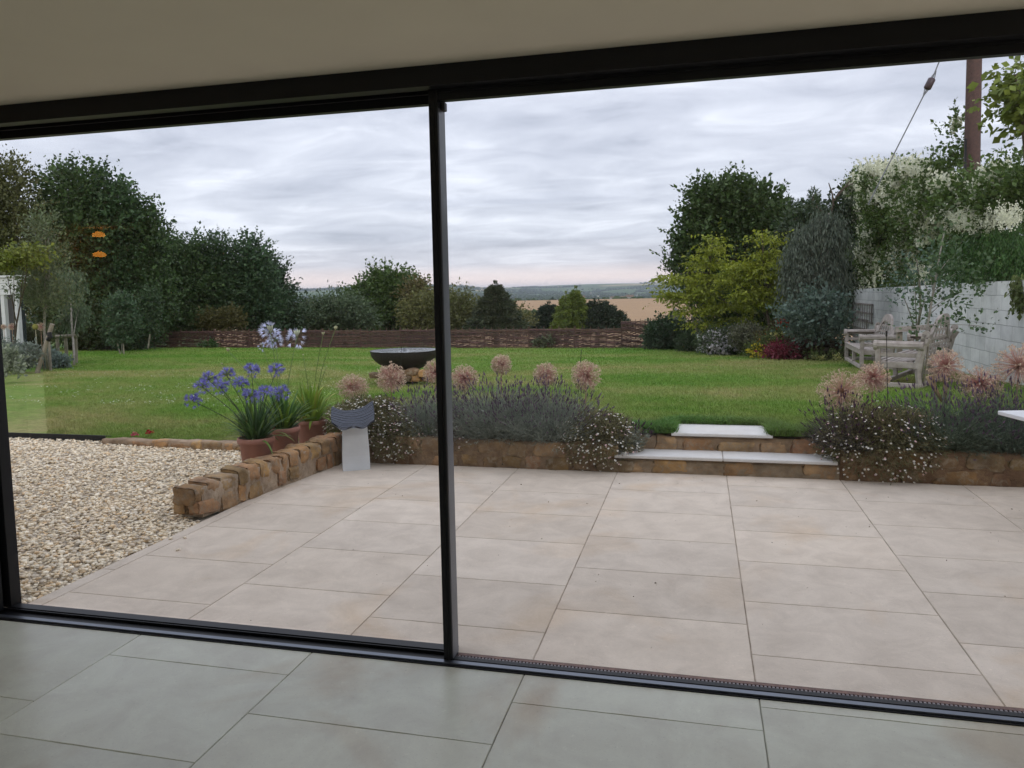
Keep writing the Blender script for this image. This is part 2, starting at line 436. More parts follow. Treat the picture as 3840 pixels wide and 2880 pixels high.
# ---- room: ceiling, walls
PLAST = basic('ceiling_plaster', (.68, .63, .50), (.65, .60, .475), 2, .85, .04, 200, tint=False)
WALLM = basic('wall_plaster', (.72, .68, .61), (.70, .66, .59), 2, .85, .03, 200, tint=False)
CZ = 2.535
m = MB()   # ceiling, with an unseen gap added behind the viewpoint to brighten the room
for a_, b_ in (((-8, -5), (6, -4)), ((-8, -4), (-4.3, -.9)), ((-.6, -4), (6, -.9)), ((-8, -.9), (6, 3.03))): m.box((*a_, CZ), (*b_, CZ + .25))
structure(m.build('ceiling', PLAST))
m = MB(); m.box((-8, -5.15, -.05), (6, -5, CZ)); structure(m.build('wall_back', WALLM))
m = MB(); m.box((-8.15, -5.15, -.05), (-8, 3.3, CZ)); structure(m.build('wall_left', WALLM))
for nm_, xa, xb in (('wall_right', 6, 6.15),):   # unseen wide gap added to let more daylight into the room
    m = MB(); m.box((xa, -5.15, -.05), (xb, -4.0, CZ)); m.box((xa, 2.2, -.05), (xb, 3.3, CZ)); m.box((xa, -4.0, -.05), (xb, 2.2, .35)); m.box((xa, -4.0, 2.3), (xb, 2.2, CZ)); structure(m.build(nm_, WALLM))
m = MB(); m.box((-8, 3.03, -.05), (-3.74, 3.23, CZ)); m.box((5.0, 3.03, -.05), (6, 3.32, CZ)); m.box((-8.15, 3.03, CZ), (6.15, 3.4, CZ + .5)); structure(m.build('wall_front', WALLM))

# ---- glazed doors
fr = thing('door_frame', 'black metal frame of the wide sliding garden doors, along ceiling, left side and floor', 'door frame', (-3.4, 3.03, 0))
def child(mb, name, mat, par, smooth=False):
    o = mb.build(name, mat, None, smooth)
    o.parent = par; loc = par.location
    me = o.data; me.transform(Matrix.Translation(-loc)); return o
m = MB(); m.box((-3.68, 3.0, 2.452), (5, 3.06, CZ - .001)); m.box((-3.68, 3.06, 2.47), (5, 3.32, CZ - .002)); m.box((-3.68, 3.135, 2.455), (5, 3.15, 2.4695)); child(m, 'head', BLACK, fr)
m = MB(); m.box((-3.75, 2.99, 0.0), (-3.59, 3.235, CZ - .003), bev=.003); m.box((-3.59, 3.04, 0.0), (-3.565, 3.075, 2.451), bev=.002); m.box((-3.59, 3.10, 0), (-3.555, 3.135, 2.451), bev=.002); m.box((-3.59, 3.16, 0), (-3.535, 3.225, 2.451), bev=.002); child(m, 'jamb', BLACK, fr)
m = MB(); m.box((-3.68, 3.022, -.03), (5, 3.034, .004)); m.box((-3.68, 3.060, -.03), (5, 3.067, .010)); m.box((-3.68, 3.067, -.03), (5, 3.154, -.012)); m.box((-3.6, 3.146, -.012), (-1.09, 3.1535, .002)); child(m, 'sill', BLACK, fr)
m = MB(); m.box((-3.5, 3.0345, -.02), (5, 3.0595, .012)); child(m, 'track', SILL, fr)
# glass
gm, gt, gp = newmat('window_glass'); gt.nodes.remove(gp)
frn = N(gt, 'ShaderNodeFresnel'); frn.inputs['IOR'].default_value = 1.5
tr = N(gt, 'ShaderNodeBsdfTransparent'); tr.inputs[0].default_value = (.965, .975, .97, 1); gl = N(gt, 'ShaderNodeBsdfGlossy'); gl.inputs['Roughness'].default_value = .0
mx = N(gt, 'ShaderNodeMixShader'); gt.links.new(frn.outputs[0], mx.inputs[0]); gt.links.new(tr.outputs[0], mx.inputs[1]); gt.links.new(gl.outputs[0], mx.inputs[2])
gt.links.new(mx.outputs[0], gt.nodes['Material Output'].inputs[0])
def pane(x0, x1, z0, z1, y, par):
    V = [(x0, y, z0), (x1, y, z0), (x1, y, z1), (x0, y, z1)]; me_ = MB(); me_.add(V, [(0, 1, 2, 3)]); return child(me_, 'pane', gm, par)
gd = thing('glazed_door', 'fixed sliding glass door panel left of the black upright', 'glass door', (-2.3, 3.195, 0))
m = MB(); m.box((-3.56, 3.175, 2.425), (-1.07, 3.215, 2.4695)); child(m, 'top_rail', BLACK, gd)
m = MB(); m.box((-3.56, 3.158, -.005), (-1.07, 3.21, .006)); child(m, 'bottom_rail', BLACK, gd)
m = MB(); m.box((-1.108, 3.176, .006), (-1.074, 3.214, 2.425)); child(m, 'stile', BLACK, gd)
pane(-3.535, -1.105, .022, 2.425, 3.195, gd)
gd = thing('glazed_door', 'large sliding glass door panel right of the black upright', 'glass door', (1.5, 3.105, 0))
m = MB(); m.box((-1.09, 3.068, 2.408), (5, 3.104, 2.4695)); m.box((-1.09, 3.0605, 2.44), (5, 3.068, 2.4695)); child(m, 'top_rail', BLACK, gd)
m = MB(); m.box((-1.05, 3.070, -.011), (5, 3.098, .012)); child(m, 'bottom_rail', BLACK, gd)
m = MB(); m.box((-1.090, 3.058, .011), (-1.052, 3.066, 2.451), bev=.001); m.box((-1.088, 3.066, -.011), (-1.053, 3.150, 2.408)); m.box((-1.076, 3.054, .011), (-1.066, 3.058, 2.451)); child(m, 'stile', BLACK, gd)
m = MB(); m.box((-1.053, 3.070, .013), (-1.0505, 3.148, 2.38)); child(m, 'stile_lit_side', GREYM, gd)  # paler strip paints the daylight grazing the black stile's side face
m = MB(); m.box((-1.0505, 3.085, 2.372), (-1.030, 3.12, 2.4075), bev=.003); child(m, 'bracket', BLACK, gd)
pane(-1.053, 4.95, .012, 2.408, 3.084, gd)

# ---- slot drain outside the right pane
dr = thing('drain_grate', 'narrow rusty slotted drain grate along the foot of the right glass door', 'drain', (1.0, 3.15, 0))
m = MB(); x = -1.06
m.box((-1.05, 3.132, -.0115), (4.9, 3.1535, .0015)); m.box((-1.05, 3.0985, -.0115), (4.9, 3.103, .001)); child(m, 'frame', RUST, dr)
m = MB()
while x < 2.6: m.box((x, 3.103, -.011), (x + .0095, 3.132, .0005)); x += .0155
child(m, 'grate', GALV, dr)

# ---- lawn (carried on beyond the fence by the terrain)
def grass_material():
    m, t, p = newmat('lawn_turf')
    g = N(t, 'ShaderNodeNewGeometry'); g.name = 'geo'
    sp = N(t, 'ShaderNodeSeparateXYZ'); t.links.new(g.outputs['Position'], sp.inputs[0])
    mp = N(t, 'ShaderNodeMapping'); mp.inputs['Scale'].default_value = (.5, 1.0, 1); t.links.new(g.outputs['Position'], mp.inputs[0])
    big = noise(t, .42, 5, .62, mp.outputs[0], .6)
    yy = sp.outputs['Y']; dry = RAMP(t, MATH(t, 'DIVIDE', yy, 40.0), [(.22, 0.5), (.31, .535), (.40, .53), (.50, .48), (.62, .46)])
    big = MATH(t, 'ADD', big, MATH(t, 'SUBTRACT', dry, .5)); big = MATH(t, 'ADD', MATH(t, 'MULTIPLY', big, .75), MATH(t, 'MULTIPLY', noise(t, 1.6, 5, .65), .25))
    c = RAMP(t, big, [(0.36, (.105, .222, .028)), (0.46, (.150, .250, .044)), (0.54, (.215, .268, .072)), (0.64, (.33, .30, .125))])
    f = RAMP(t, noise(t, 9, 5, .7), [(0.3, .72), (0.7, 1.22)])
    c = MIX(t, 1.0, c, f, 'MULTIPLY')
    f = RAMP(t, noise(t, 70, 3, .7), [(0.3, .6), (0.7, 1.35)])
    c = MIX(t, .7, c, MIX(t, 1.0, c, f, 'MULTIPLY'))
    t.links.new(c, p.inputs['Base Color']); p.inputs['Roughness'].default_value = .9; p.inputs['Specular IOR Level'].default_value = .1
    bump(t, p, noise(t, 120, 4, .7), .7, .03)
    return m
TURF = grass_material()
BLADE = TURF.copy(); BLADE.name = 'grass_blade'; [BLADE.node_tree.links.remove(l) for l in list(BLADE.node_tree.links) if l.to_socket.name == 'Normal']
def gravel_edge(X):  # nearest Y of the lawn for a given X
    X = np.asarray(X, float)
    return np.where(X < -6.6, 7.33 + (X + 6.6) * -.0 , np.where(X < -4.7, 7.22, np.where(X < -3.35, 7.15, np.where((X > -.78) & (X < 1.2), 7.075, 6.90))))
xsG = np.concatenate([np.linspace(-40, -9, 30), np.linspace(-8.8, 4.6, 120), np.linspace(5, 16, 12)])
tt = np.concatenate([np.linspace(0, .35, 70) ** 1.2, np.linspace(.3, 1, 60)]); tt = np.unique(np.round(tt, 5))
V = [np.stack([xsG, gravel_edge(xsG), xsG * 0 - .3], 1)]
for tv in tt:
    y0 = gravel_edge(xsG); Y = y0 + (31.5 - y0) * tv
    V.append(np.stack([xsG, Y, lawn_z(xsG, Y)], 1))
V = np.concatenate(V); nx = len(xsG)
F = np.array([(i * nx + j, i * nx + j + 1, (i + 1) * nx + j + 1, (i + 1) * nx + j) for i in range(len(tt)) for j in range(nx - 1)])
# skip the part of the sheet occupied by the top step slab
cy = V[F].mean(1); F = F[~((cy[:, 0] > -.22) & (cy[:, 0] < .60) & (cy[:, 1] < 7.40))]
structure(npmesh('lawn', V, F, TURF, None, None, True))

def blades(name, X, Y, h, ca, cb, wd=.004, z=None, lean=.5, mat=LEAF):
    n = len(X); Z = lawn_z(X, Y) if z is None else z
    P = np.stack([X, Y, Z - .004], 1); d = rvec(n) * lean; d[:, 2] = np.abs(d[:, 2]) + 1; d = norm(d) * np.asarray(h).reshape(-1, 1)
    s_ = norm(np.cross(d, rvec(n))) * wd
    mid = P + d * .55; tip = P + d * np.array([1, 1, .92]) + np.concatenate([rng.normal(size=(n, 2)) * .35 * np.asarray(h).reshape(-1, 1), np.zeros((n, 1))], 1)
    V = np.stack([P - s_, P + s_, mid + s_ * .8, tip, mid - s_ * .8], 1).reshape(-1, 3)
    i = np.arange(n)[:, None] * 5
    cc = mixcols(n, ca, cb, .35)
    big = np.array([mnoise.noise((x * .35 * .42 * 2.4, y * .42 * 2.4, 3.)) for x, y in zip(X[::1], Y[::1])])[:, None] if n < 400000 else 0
    cc = cc * (1 + .0 * big) + np.clip(big, 0, 1) * np.array([.16, .07, .05]) * 1.0
    o = npmesh(name, V, [i + np.array([0, 1, 2, 4]), i + np.array([4, 2, 3])], mat, None, np.repeat(cc, 5, 0))
    return tag(o, kind='stuff')
n = 330000
u = rng.random(n); Y = 6.95 * (30.3 / 6.95) ** (u ** 1.25); X = Y * rng.uniform(-1.02, .46, n)
ok = (Y > gravel_edge(X)) & (X < 4.6) & ~((X > -.25) & (X < .62) & (Y < 7.43)); X, Y = X[ok], Y[ok]
hgt_ = (.030 + .030 * rng.random(len(X))) * (.8 + .2 * Y / 10); wdt = .0022 * (Y / 7) ** .9
tag(blades('grass', X, Y, hgt_, (.10, .19, .03), (.17, .22, .06), wdt[:, None], mat=BLADE), 'short green grass blades all over the lawn', 'grass')
# longer tufts along the stone edge by the steps
n = 15000; X = rng.uniform(-1.25, 1.5, n); Y = 6.96 + np.abs(rng.normal(size=n)) * .16
ok = ~((X > -.24) & (X < .61) & (Y < 7.42)); X, Y = X[ok], Y[ok]
X2 = rng.uniform(-.27, .66, 6000); Y2 = 7.44 + np.abs(rng.normal(size=6000)) * .10; X = np.r_[X, X2]; Y = np.r_[Y, Y2]
Xs = np.r_[rng.normal(-.29, .03, 2500), rng.normal(.66, .03, 2500)]; Ys = rng.uniform(6.955, 7.45, 5000); X = np.r_[X, Xs]; Y = np.r_[Y, Ys]
tag(blades('long_grass', X, Y, .05 + .07 * rng.random(len(X)), (.055, .16, .02), (.13, .25, .045), .0035, lean=.7), 'longer bright green grass tufts around the top step', 'grass')
# clover and daisy heads in the left half of the lawn
def dots(name, P, r, c, mat=PETAL, k=6, tilt=.5, par=None, org=None):
    n = len(P); nrm = rvec(n) * tilt; nrm[:, 2] += 1; nrm = norm(nrm); a = norm(np.cross(nrm, rvec(n))); b = np.cross(nrm, a)
    r = np.asarray(r).reshape(-1, 1) * np.ones((n, 1)); th = np.arange(k) * 2 * pi / k
    V = (P[:, None] + (np.cos(th)[None, :, None] * a[:, None] + np.sin(th)[None, :, None] * b[:, None]) * r[:, None])
    V = V.reshape(-1, 3); F = np.arange(n * k).reshape(-1, k)
    cc = np.asarray(c) * (1 + .12 * (rng.random((n, 1)) - .5)) if np.ndim(c) == 1 else c
    if org is not None: V = V - np.asarray(org)
    return npmesh(name, V, F, mat, par, np.repeat(cc, k, 0))
Pd = []
while len(Pd) < 1000:
    x = random.uniform(0, 800); y = random.choice([random.gauss(838, 5), random.gauss(853, 7), random.gauss(872, 5), random.gauss(800, 12), random.gauss(815, 8)])
    if mnoise.noise((x * .012, y * .05, 0)) < -.05 or y < 775: continue
    q = L(x, y); q[2] += .035; Pd.append(q)
tag(dots('clover_flowers', np.array(Pd), .006 + .005 * rng.random(1000), (.62, .66, .52)), 'tiny white clover heads scattered in bands over the left half of the lawn', 'clover', kind='stuff')

# ---- gravel bed
GR = basic('gravel_stone', (.92, .84, .69), (.78, .70, .56), 30, .8, .25, 80)
m = MB(); m.box((-14, 3.17, -.20), (-3.505, 7.28, -.025)); structure(m.build('gravel_base', basic('gravel_dirt', (.58, .51, .41), (.44, .38, .30), 30, .95, .5, 60, tint=False)))
def stones(name, X, Y, Z, r, cols, mat, flat=.5):
    t = (1 + 5 ** .5) / 2
    V0 = norm(np.array([(-1, t, 0), (1, t, 0), (-1, -t, 0), (1, -t, 0), (0, -1, t), (0, 1, t), (0, -1, -t), (0, 1, -t), (t, 0, -1), (t, 0, 1), (-t, 0, -1), (-t, 0, 1)], float))
    F0 = np.array([(0, 11, 5), (0, 5, 1), (0, 1, 7), (0, 7, 10), (0, 10, 11), (1, 5, 9), (5, 11, 4), (11, 10, 2), (10, 7, 6), (7, 1, 8), (3, 9, 4), (3, 4, 2), (3, 2, 6), (3, 6, 8), (3, 8, 9), (4, 9, 5), (2, 4, 11), (6, 2, 10), (8, 6, 7), (9, 8, 1)])
    n = len(X); sc = np.stack([r * rng.uniform(.8, 1.45, n), r * rng.uniform(.7, 1.1, n), r * flat * rng.uniform(.6, 1.3, n)], 1)
    V = V0[None] * sc[:, None] * (1 + .16 * rng.normal(size=(n, 12, 1)))
    a = rng.random(n) * 2 * pi; tx = rng.normal(size=n) * .35; ty = rng.normal(size=n) * .35
    Rz = np.zeros((n, 3, 3)); Rz[:, 0, 0] = np.cos(a); Rz[:, 0, 1] = -np.sin(a); Rz[:, 1, 0] = np.sin(a); Rz[:, 1, 1] = np.cos(a); Rz[:, 2, 2] = 1
    Rx = np.zeros((n, 3, 3)); Rx[:, 0, 0] = 1; Rx[:, 1, 1] = np.cos(tx); Rx[:, 1, 2] = -np.sin(tx); Rx[:, 2, 1] = np.sin(tx); Rx[:, 2, 2] = np.cos(tx)
    V = np.einsum('nij,njk,nlk->nli', Rz, Rx, V) + np.stack([X, Y, Z], 1)[:, None]
    F = F0[None] + (np.arange(n) * 12)[:, None, None]
    return npmesh(name, V.reshape(-1, 3), F.reshape(-1, 3), mat, None, np.repeat(cols, 12, 0), True)
n = 44000
X = -3.50 - 7.0 * rng.random(n) ** 1.15; Y = rng.uniform(3.18, 7.32, n)
ok = (X < -3.515) & (X > -1.12 * Y - .4) & ~((X > -3.66) & (Y > 4.75)) & ~((X > -6.6) & (Y > 7.12)); X, Y = X[ok], Y[ok]; n = len(X)
pal = np.array([(1.0, .98, .94), (.92, .84, .72), (.78, .74, .70), (1.08, 1.06, 1.02), (.84, .68, .50), (.66, .60, .55), (.98, .90, .80), (.52, .47, .43), (1.0, .94, .84)])
cc = pal[rng.choice(len(pal), n, p=[.17, .18, .12, .11, .09, .08, .14, .03, .08])] * (.82 + .36 * rng.random((n, 1)))
tag(stones('gravel', X, Y, -.018 + .018 * rng.random(n), .0105 + .010 * rng.random(n) ** 2, cc, GR), 'cream and buff gravel chippings beside the patio', 'gravel', kind='stuff')
# a few strays on the paving
for i, (px, py) in enumerate(((641, 2022), (693, 2019), (667, 2065))):
    q = G(px / S, py / S); o = stones('pebble', np.array([q[0]]), np.array([q[1]]), np.array([.008]), np.array([.014]), np.array([[.9, .85, .78]]), GR)
    tag(o, ['cream gravel chipping strayed onto the paving near the low wall end, leftmost of three', 'brown gravel chipping strayed onto the paving, nearest the low wall end', 'pale flat chipping lying furthest out on the paving'][i], 'pebble')
n = 190; X = rng.uniform(-3.2, 4.5, n); Y = 6.65 - 3.4 * rng.random(n) ** 1.8; a_ = rng.random(n) * pi; l_ = .006 + .010 * rng.random(n) ** 2
P_ = np.stack([X, Y, np.full(n, .0015)], 1); ax_ = np.stack([np.cos(a_) * l_, np.sin(a_) * l_, .003 * rng.random(n)], 1)
v, f, c = leafquads(P_, ax_, l_ * .3, mixcols(n, (.10, .06, .035), (.25, .18, .10), .4)); tag(npmesh('leaf_litter', v, f, LEAF, None, c), 'tiny dark bits of dry petal and leaf scattered over the paving', 'leaf litter', kind='stuff')
# black steel lawn edging
m = MB(); m.box((-14, 7.285, -.05), (-6.55, 7.30, .055)); tag(m.build('lawn_edging', BLACK), 'thin black metal edging strip between gravel and lawn at far left', 'edging')

# ---- rough stone walls
STONE = basic('ironstone', (.50, .29, .125), (.27, .15, .07), 9, .9, .9, 32, detail=8)
def _mottle(m_, greyc):
    t = m_.node_tree; p = t.nodes['Principled BSDF']; l = p.inputs['Base Color'].links[0]; src = l.from_socket; f = RAMP(t, noise(t, 21, 6, .7, dist=.8), [(.50, 0.0), (.62, .75)]); g2 = RAMP(t, noise(t, 4.3, 4, .6), [(.35, .72), (.65, 1.15)])
    t.links.new(MIX(t, 1.0, MIX(t, f, src, greyc), g2, 'MULTIPLY'), p.inputs['Base Color'])
_mottle(STONE, (.27, .215, .15))
MORT = basic('lime_mortar', (.33, .245, .165), (.20, .135, .085), 11, .95, .9, 36, detail=8); _mottle(MORT, (.26, .17, .09))
def rough_block(m, c, half, R, seed, col_, n=7, amp=.24):
    V = []; F = []; idx = {}
    def vid(p):
        k = tuple(np.round(p, 4))
        if k not in idx: idx[k] = len(V); V.append(p)
        return idx[k]
    for ax in range(3):
        o1, o2 = [t for t in range(3) if t != ax]
        for s_ in (-1, 1):
            for i in range(n):
                for j in range(n):
                    f = []
                    for u, v in ((i, j), (i + 1, j), (i + 1, j + 1), (i, j + 1)):
                        p = np.zeros(3); p[ax] = s_; p[o1] = -1 + 2 * u / n; p[o2] = -1 + 2 * v / n; f.append(vid(p))
                    F.append(tuple(f))
    V = np.array(V); l4 = (np.abs(V) ** 5).sum(1) ** (1 / 5); V = V / l4[:, None] * 1.0
    nn = np.array([mnoise.noise(Vector(v * .9) + Vector((seed * 3.1, seed, 0))) + .45 * mnoise.noise(Vector(v * 2.6) + Vector((seed, 0, seed))) + .3 * mnoise.noise(Vector(v * 6) + Vector((seed, 3, seed))) for v in V])
    V = V * (1 + amp * nn[:, None]); V = V * np.array(half)
    V = V @ np.array(R).T + np.array(c); m.add(V, F, col_)
def stone_run(name, label, path, z0, hts, thick, rows, cat='stone wall', sl=(.13, .26), mort_c=(1, 1, 1), st_lo=.75, proud=.012, group=None, face=-1, dirty=1.0, col_mix=.5, cap=False):
    """path: list of (x,y); hts heights at ends"""
    P = np.array(path, float); seg = np.linalg.norm(np.diff(P, axis=0), axis=1); tot = seg.sum()
    def pt(s):
        s = max(0, min(tot - 1e-6, s)); i = 0
        while s > seg[i]: s -= seg[i]; i += 1
        d = (P[i + 1] - P[i]) / seg[i]; return P[i] + d * s, d
    root = thing(name, label, cat, (*P[0], z0), 0, group); org = np.array([*P[0], z0])
    core = MB(); k = max(3, int(tot / .07)); prev = None; V = []
    for i in range(k + 1):
        p, d = pt(tot * i / k); nrm = np.array([-d[1], d[0]]); h = (hts[0] + (hts[1] - hts[0]) * i / k) * (.90 + .05 * mnoise.noise((i * .9, 3, 1)) if cap else 1)
        if cap and i == 0: p = p + d * .05
        for (u, zz) in ((-.5, 0), (-.5, h * .35), (-.5, h * .7), (-.46, h * .97), (-.15, h * 1.0), (.15, h), (.46, h * .97), (.5, h * .7), (.5, 0)):
            q = p + nrm * u * thick; a = .012 * mnoise.noise((q[0] * 7, q[1] * 7, zz * 9)) + .008 * mnoise.noise((q[0] * 22, q[1] * 22, zz * 22))
            V.append((q[0] + nrm[0] * a, q[1] + nrm[1] * a, z0 + zz + (a if zz > 0 else 0)))
    F = [(i * 9 + j, i * 9 + j + 1, (i + 1) * 9 + j + 1, (i + 1) * 9 + j) for i in range(k) for j in range(8)]
    F += [tuple(range(9)), tuple(k * 9 + j for j in range(9))[::-1]]
    core.add(np.array(V) - org, F, mort_c); core.build('mortar', MORT, root, True)
    st = MB(); sd_ = 0
    for r in range(rows):
        s = random.uniform(-.03, .05) if not cap else -.02
        topc = cap and r == rows - 1
        while s < tot - .03:
            l = random.uniform(*sl) * random.choice([.7, 1, 1, 1.3]); mid = s + l / 2
            if random.random() < .93 or topc:
                p, d = pt(mid); h = hts[0] + (hts[1] - hts[0]) * min(1, mid / tot); rh = h / rows
                nrm = np.array([-d[1], d[0]]); R = np.array([[d[0], nrm[0], 0], [d[1], nrm[1], 0], [0, 0, 1]]); ra = random.gauss(0, .07); R = R @ np.array([[cos(ra), 0, -sin(ra)], [0, 1, 0], [sin(ra), 0, cos(ra)]])
                hh = rh * random.uniform(.36, .56); zc_ = z0 + rh * (r + .5) + random.uniform(-.016, .010) - (.004 if r == rows - 1 else 0)
                if topc: hh = rh * random.uniform(.50, .58); zc_ = z0 + h - hh + random.uniform(-.010, .008) - (.03 if s < .1 else 0)
                for sgn in ((0,) if topc else (-1, 1) if face == 0 else (face,)):
                    off_ = random.uniform(-.008, .008) if topc else sgn * (thick / 2 - .045 + proud * random.uniform(.4, 1.4)); q = p + nrm * off_
                    b = random.uniform(st_lo, 1.15) * dirty; g = random.uniform(.88, 1.12); cmx = random.random() * col_mix
                    c = np.array([b, b * g, b * g * random.uniform(.85, 1.2)]) * (1 - cmx) + cmx * np.array([.78, .95, 1.15]) * b
                    sd_ += 1
                    rough_block(st, np.array([q[0], q[1], zc_]) - org, (l / 2 * (1.02 if topc else .95), thick * random.uniform(.50, .56) if topc else .05, hh), R, sd_ + len(name), c)
            s += l + .012
    so_ = st.build('stones', STONE, root, True); return root
# wall between gravel and patio
stone_run('garden_wall', 'low ironstone wall running from the gravel corner up to the terracotta pots', [(-3.66, 4.76), (-3.56, 5.6), (-3.47, 6.35), (-3.44, 6.7)], 0.0, (.25, .285), .20, 2, mort_c=(1.35, 1.42, 1.5), face=0, col_mix=.35, cap=True, sl=(.10, .19), st_lo=.75)
# retaining wall behind the patio (left and right of the steps), toned darker throughout
stone_run('retaining_wall', 'dark low stone wall under the lavender left of the steps', [(-3.40, 6.79), (-.72, 6.79)], -.01, (.27, .26), .20, 2, face=-1, proud=.005, dirty=.66, mort_c=(.72, .66, .6), col_mix=.8, sl=(.14, .3))
stone_run('retaining_wall', 'dark brown low stone wall right of the steps', [(1.13, 6.80), (5.6, 6.80)], -.01, (.27, .27), .20, 2, face=-1, proud=.005, dirty=.60, mort_c=(.62, .50, .42), col_mix=.7, sl=(.16, .36))
stone_run('edging_wall', 'short curved row of ironstone edging the lawn behind the gravel', [(-6.55, 7.22), (-5.9, 7.16), (-5.0, 7.10), (-4.3, 7.12), (-3.5, 7.15)], -.03, (.075, .13), .14, 1, face=-1, mort_c=(1.2, 1.2, 1.2), sl=(.14, .3))
# steps
STEP = slab_material('step_limestone', (.66, .64, .61), (.58, .56, .53), .7, .25, .3, .2)
def stone_slab(m, a, b, R=None): m.box(a, b, (1, 1, 1), bev=.006)
stp = thing('garden_steps', 'two pale stone steps with rough stone risers leading up to the lawn', 'steps', (.2, 6.7, 0))
def sub_run(*a, **k):
    r = stone_run(*a, **k)
    for ch in list(r.children):
        ch.parent = stp; ch.location = r.location - stp.location; 
    bpy.data.objects.remove(r)
sub_run('riser', 'x', [(-.72, 6.785), (1.13, 6.785)], -.01, (.135, .135), .14, 1, face=-1, sl=(.18, .34), proud=.004, dirty=.85, mort_c=(.9, .95, .95))
sub_run('riser', 'x', [(-.66, 7.045), (1.11, 7.045)], .10, (.185, .185), .12, 1, face=-1, sl=(.2, .4), proud=.004, dirty=.95, mort_c=(.9, .85, .8))
for ch in stp.children:
    ch.name = 'riser_mortar' if 'mortar' in ch.name else 'riser'
for nm, a, b in (('lower_tread', (-.735, 6.685, .128), (.193, 7.0, .158)), ('lower_tread', (.197, 6.685, .128), (1.115, 7.0, .158)), ('upper_tread', (-.25, 6.96, .287), (.625, 7.44, .317))):
    m = MB(); stone_slab(m, a, b); child(m, nm, STEP, stp)
m = MB(); m.box((-1.3, 7.0, .1), (1.5, 7.3, .283)); o = m.build('bank_soil', SOIL); structure(o)
# flower bed soil
m = MB(); m.box((-3.42, 6.86, -.05), (-.70, 7.5, .255)); m.box((1.13, 6.86, -.05), (5.4, 7.5, .255)); structure(m.build('flower_bed', SOIL))

# ---- terrain to the horizon, with fields
def hills(X, Y):
    X = np.asarray(X, float); Y = np.asarray(Y, float); d = np.hypot(X, Y)
    z = np.interp(d, [0, 30, 45, 80, 130, 260, 620, 860, 1050, 1700, 2600, 4200, 5600, 7000, 9000, 14000],
                  [-3, -1.1, -3.4, -6.2, -8.2, -10.5, -9.6, -9.2, -22, -34, -42, -30, 2, 34, 58, 40])
    ang = np.arctan2(X, Y); left = np.clip((-.25 - ang) / .08, 0, 1)
    zl = np.interp(d, [0, 30, 45, 80, 130, 260, 500, 900, 1500, 2600, 4200, 5200, 6500, 9000, 14000], [-3, -1.1, -3.6, -8, -12, -19, -22, -27, -36, -46, -20, 18, 42, 56, 40])
    z = z * (1 - left) + zl * left
    f = np.clip((d - 1500) / 3000, 0, 1)
    nz = np.sin(X * .0011 + 1.3) * np.sin(Y * .0009 + X * .0004) + .6 * np.sin(X * .0027 + Y * .0013)
    return z + f * 13 * nz
rr = np.concatenate([np.linspace(20, 130, 50), np.geomspace(135, 16000, 190)]); aa = np.linspace(-1.35, 1.25, 260)
RR, AA = np.meshgrid(rr, aa, indexing='ij'); XX = RR * np.sin(AA); YY = RR * np.cos(AA); ZZ = hills(XX, YY)
near = (YY < 31.6) & (XX > -41) & (XX < 17); ZZ = np.where(near, np.minimum(ZZ, lawn_z(XX, YY) - .5), ZZ)
V = np.stack([XX, YY, ZZ], -1).reshape(-1, 3); na = len(aa)
F = np.array([(i * na + j, i * na + j + 1, (i + 1) * na + j + 1, (i + 1) * na + j)[::-1] for i in range(len(rr) - 1) for j in range(na - 1)])
def terrain_material():
    m, t, p = newmat('farmland')
    g = N(t, 'ShaderNodeNewGeometry'); g.name = 'geo'
    vo = N(t, 'ShaderNodeTexVoronoi', Scale=.0030); vo.inputs['Randomness'].default_value = .9
    mp = N(t, 'ShaderNodeMapping'); mp.inputs['Rotation'].default_value = (0, 0, .5); mp.inputs['Scale'].default_value = (1, .6, 0); t.links.new(g.outputs['Position'], mp.inputs[0]); t.links.new(mp.outputs[0], vo.inputs['Vector'])
    sx = N(t, 'ShaderNodeSeparateColor'); t.links.new(vo.outputs['Color'], sx.inputs[0])
    fld = RAMP(t, sx.outputs[0], [(0.0, (.07, .11, .04)), (.3, (.10, .14, .05)), (.5, (.33, .27, .15)), (.62, (.09, .13, .05)), (.8, (.38, .32, .19)), (.9, (.08, .11, .045))], 'CONSTANT')
    a = N(t, 'ShaderNodeAttribute'); a.attribute_name = 'tint'; sc = N(t, 'ShaderNodeSeparateColor'); t.links.new(a.outputs['Color'], sc.inputs[0])
    stub = RAMP(t, noise(t, .05, 6, .7), [(0.3, (.39, .27, .165)), (0.7, (.33, .225, .14))])
    c = MIX(t, sc.outputs[0], fld, stub); c = MIX(t, sc.outputs[1], c, (.10, .085, .05))
    t.links.new(c, p.inputs['Base Color']); p.inputs['Roughness'].default_value = 1; p.inputs['Specular IOR Level'].default_value = 0
    return m
ang = np.arctan2(V[:, 0], V[:, 1]); dd = np.hypot(V[:, 0], V[:, 1])
stubble = ((ang > -.35) & (ang < .25) & (dd > 115) & (dd < 960)) | ((ang > -.62) & (ang <= -.44) & (dd > 240) & (dd < 900))
# dips of darker hedge line across the left end of the stubble
cc = np.zeros((len(V), 3)); cc[:, 0] = stubble
cc[:, 1] = (dd < 110)
structure(npmesh('terrain', V, F, terrain_material(), None, cc, True))

# ================================================================ OBJECTS NEAR THE HOUSE
def np3(p): return np.array(p, float)
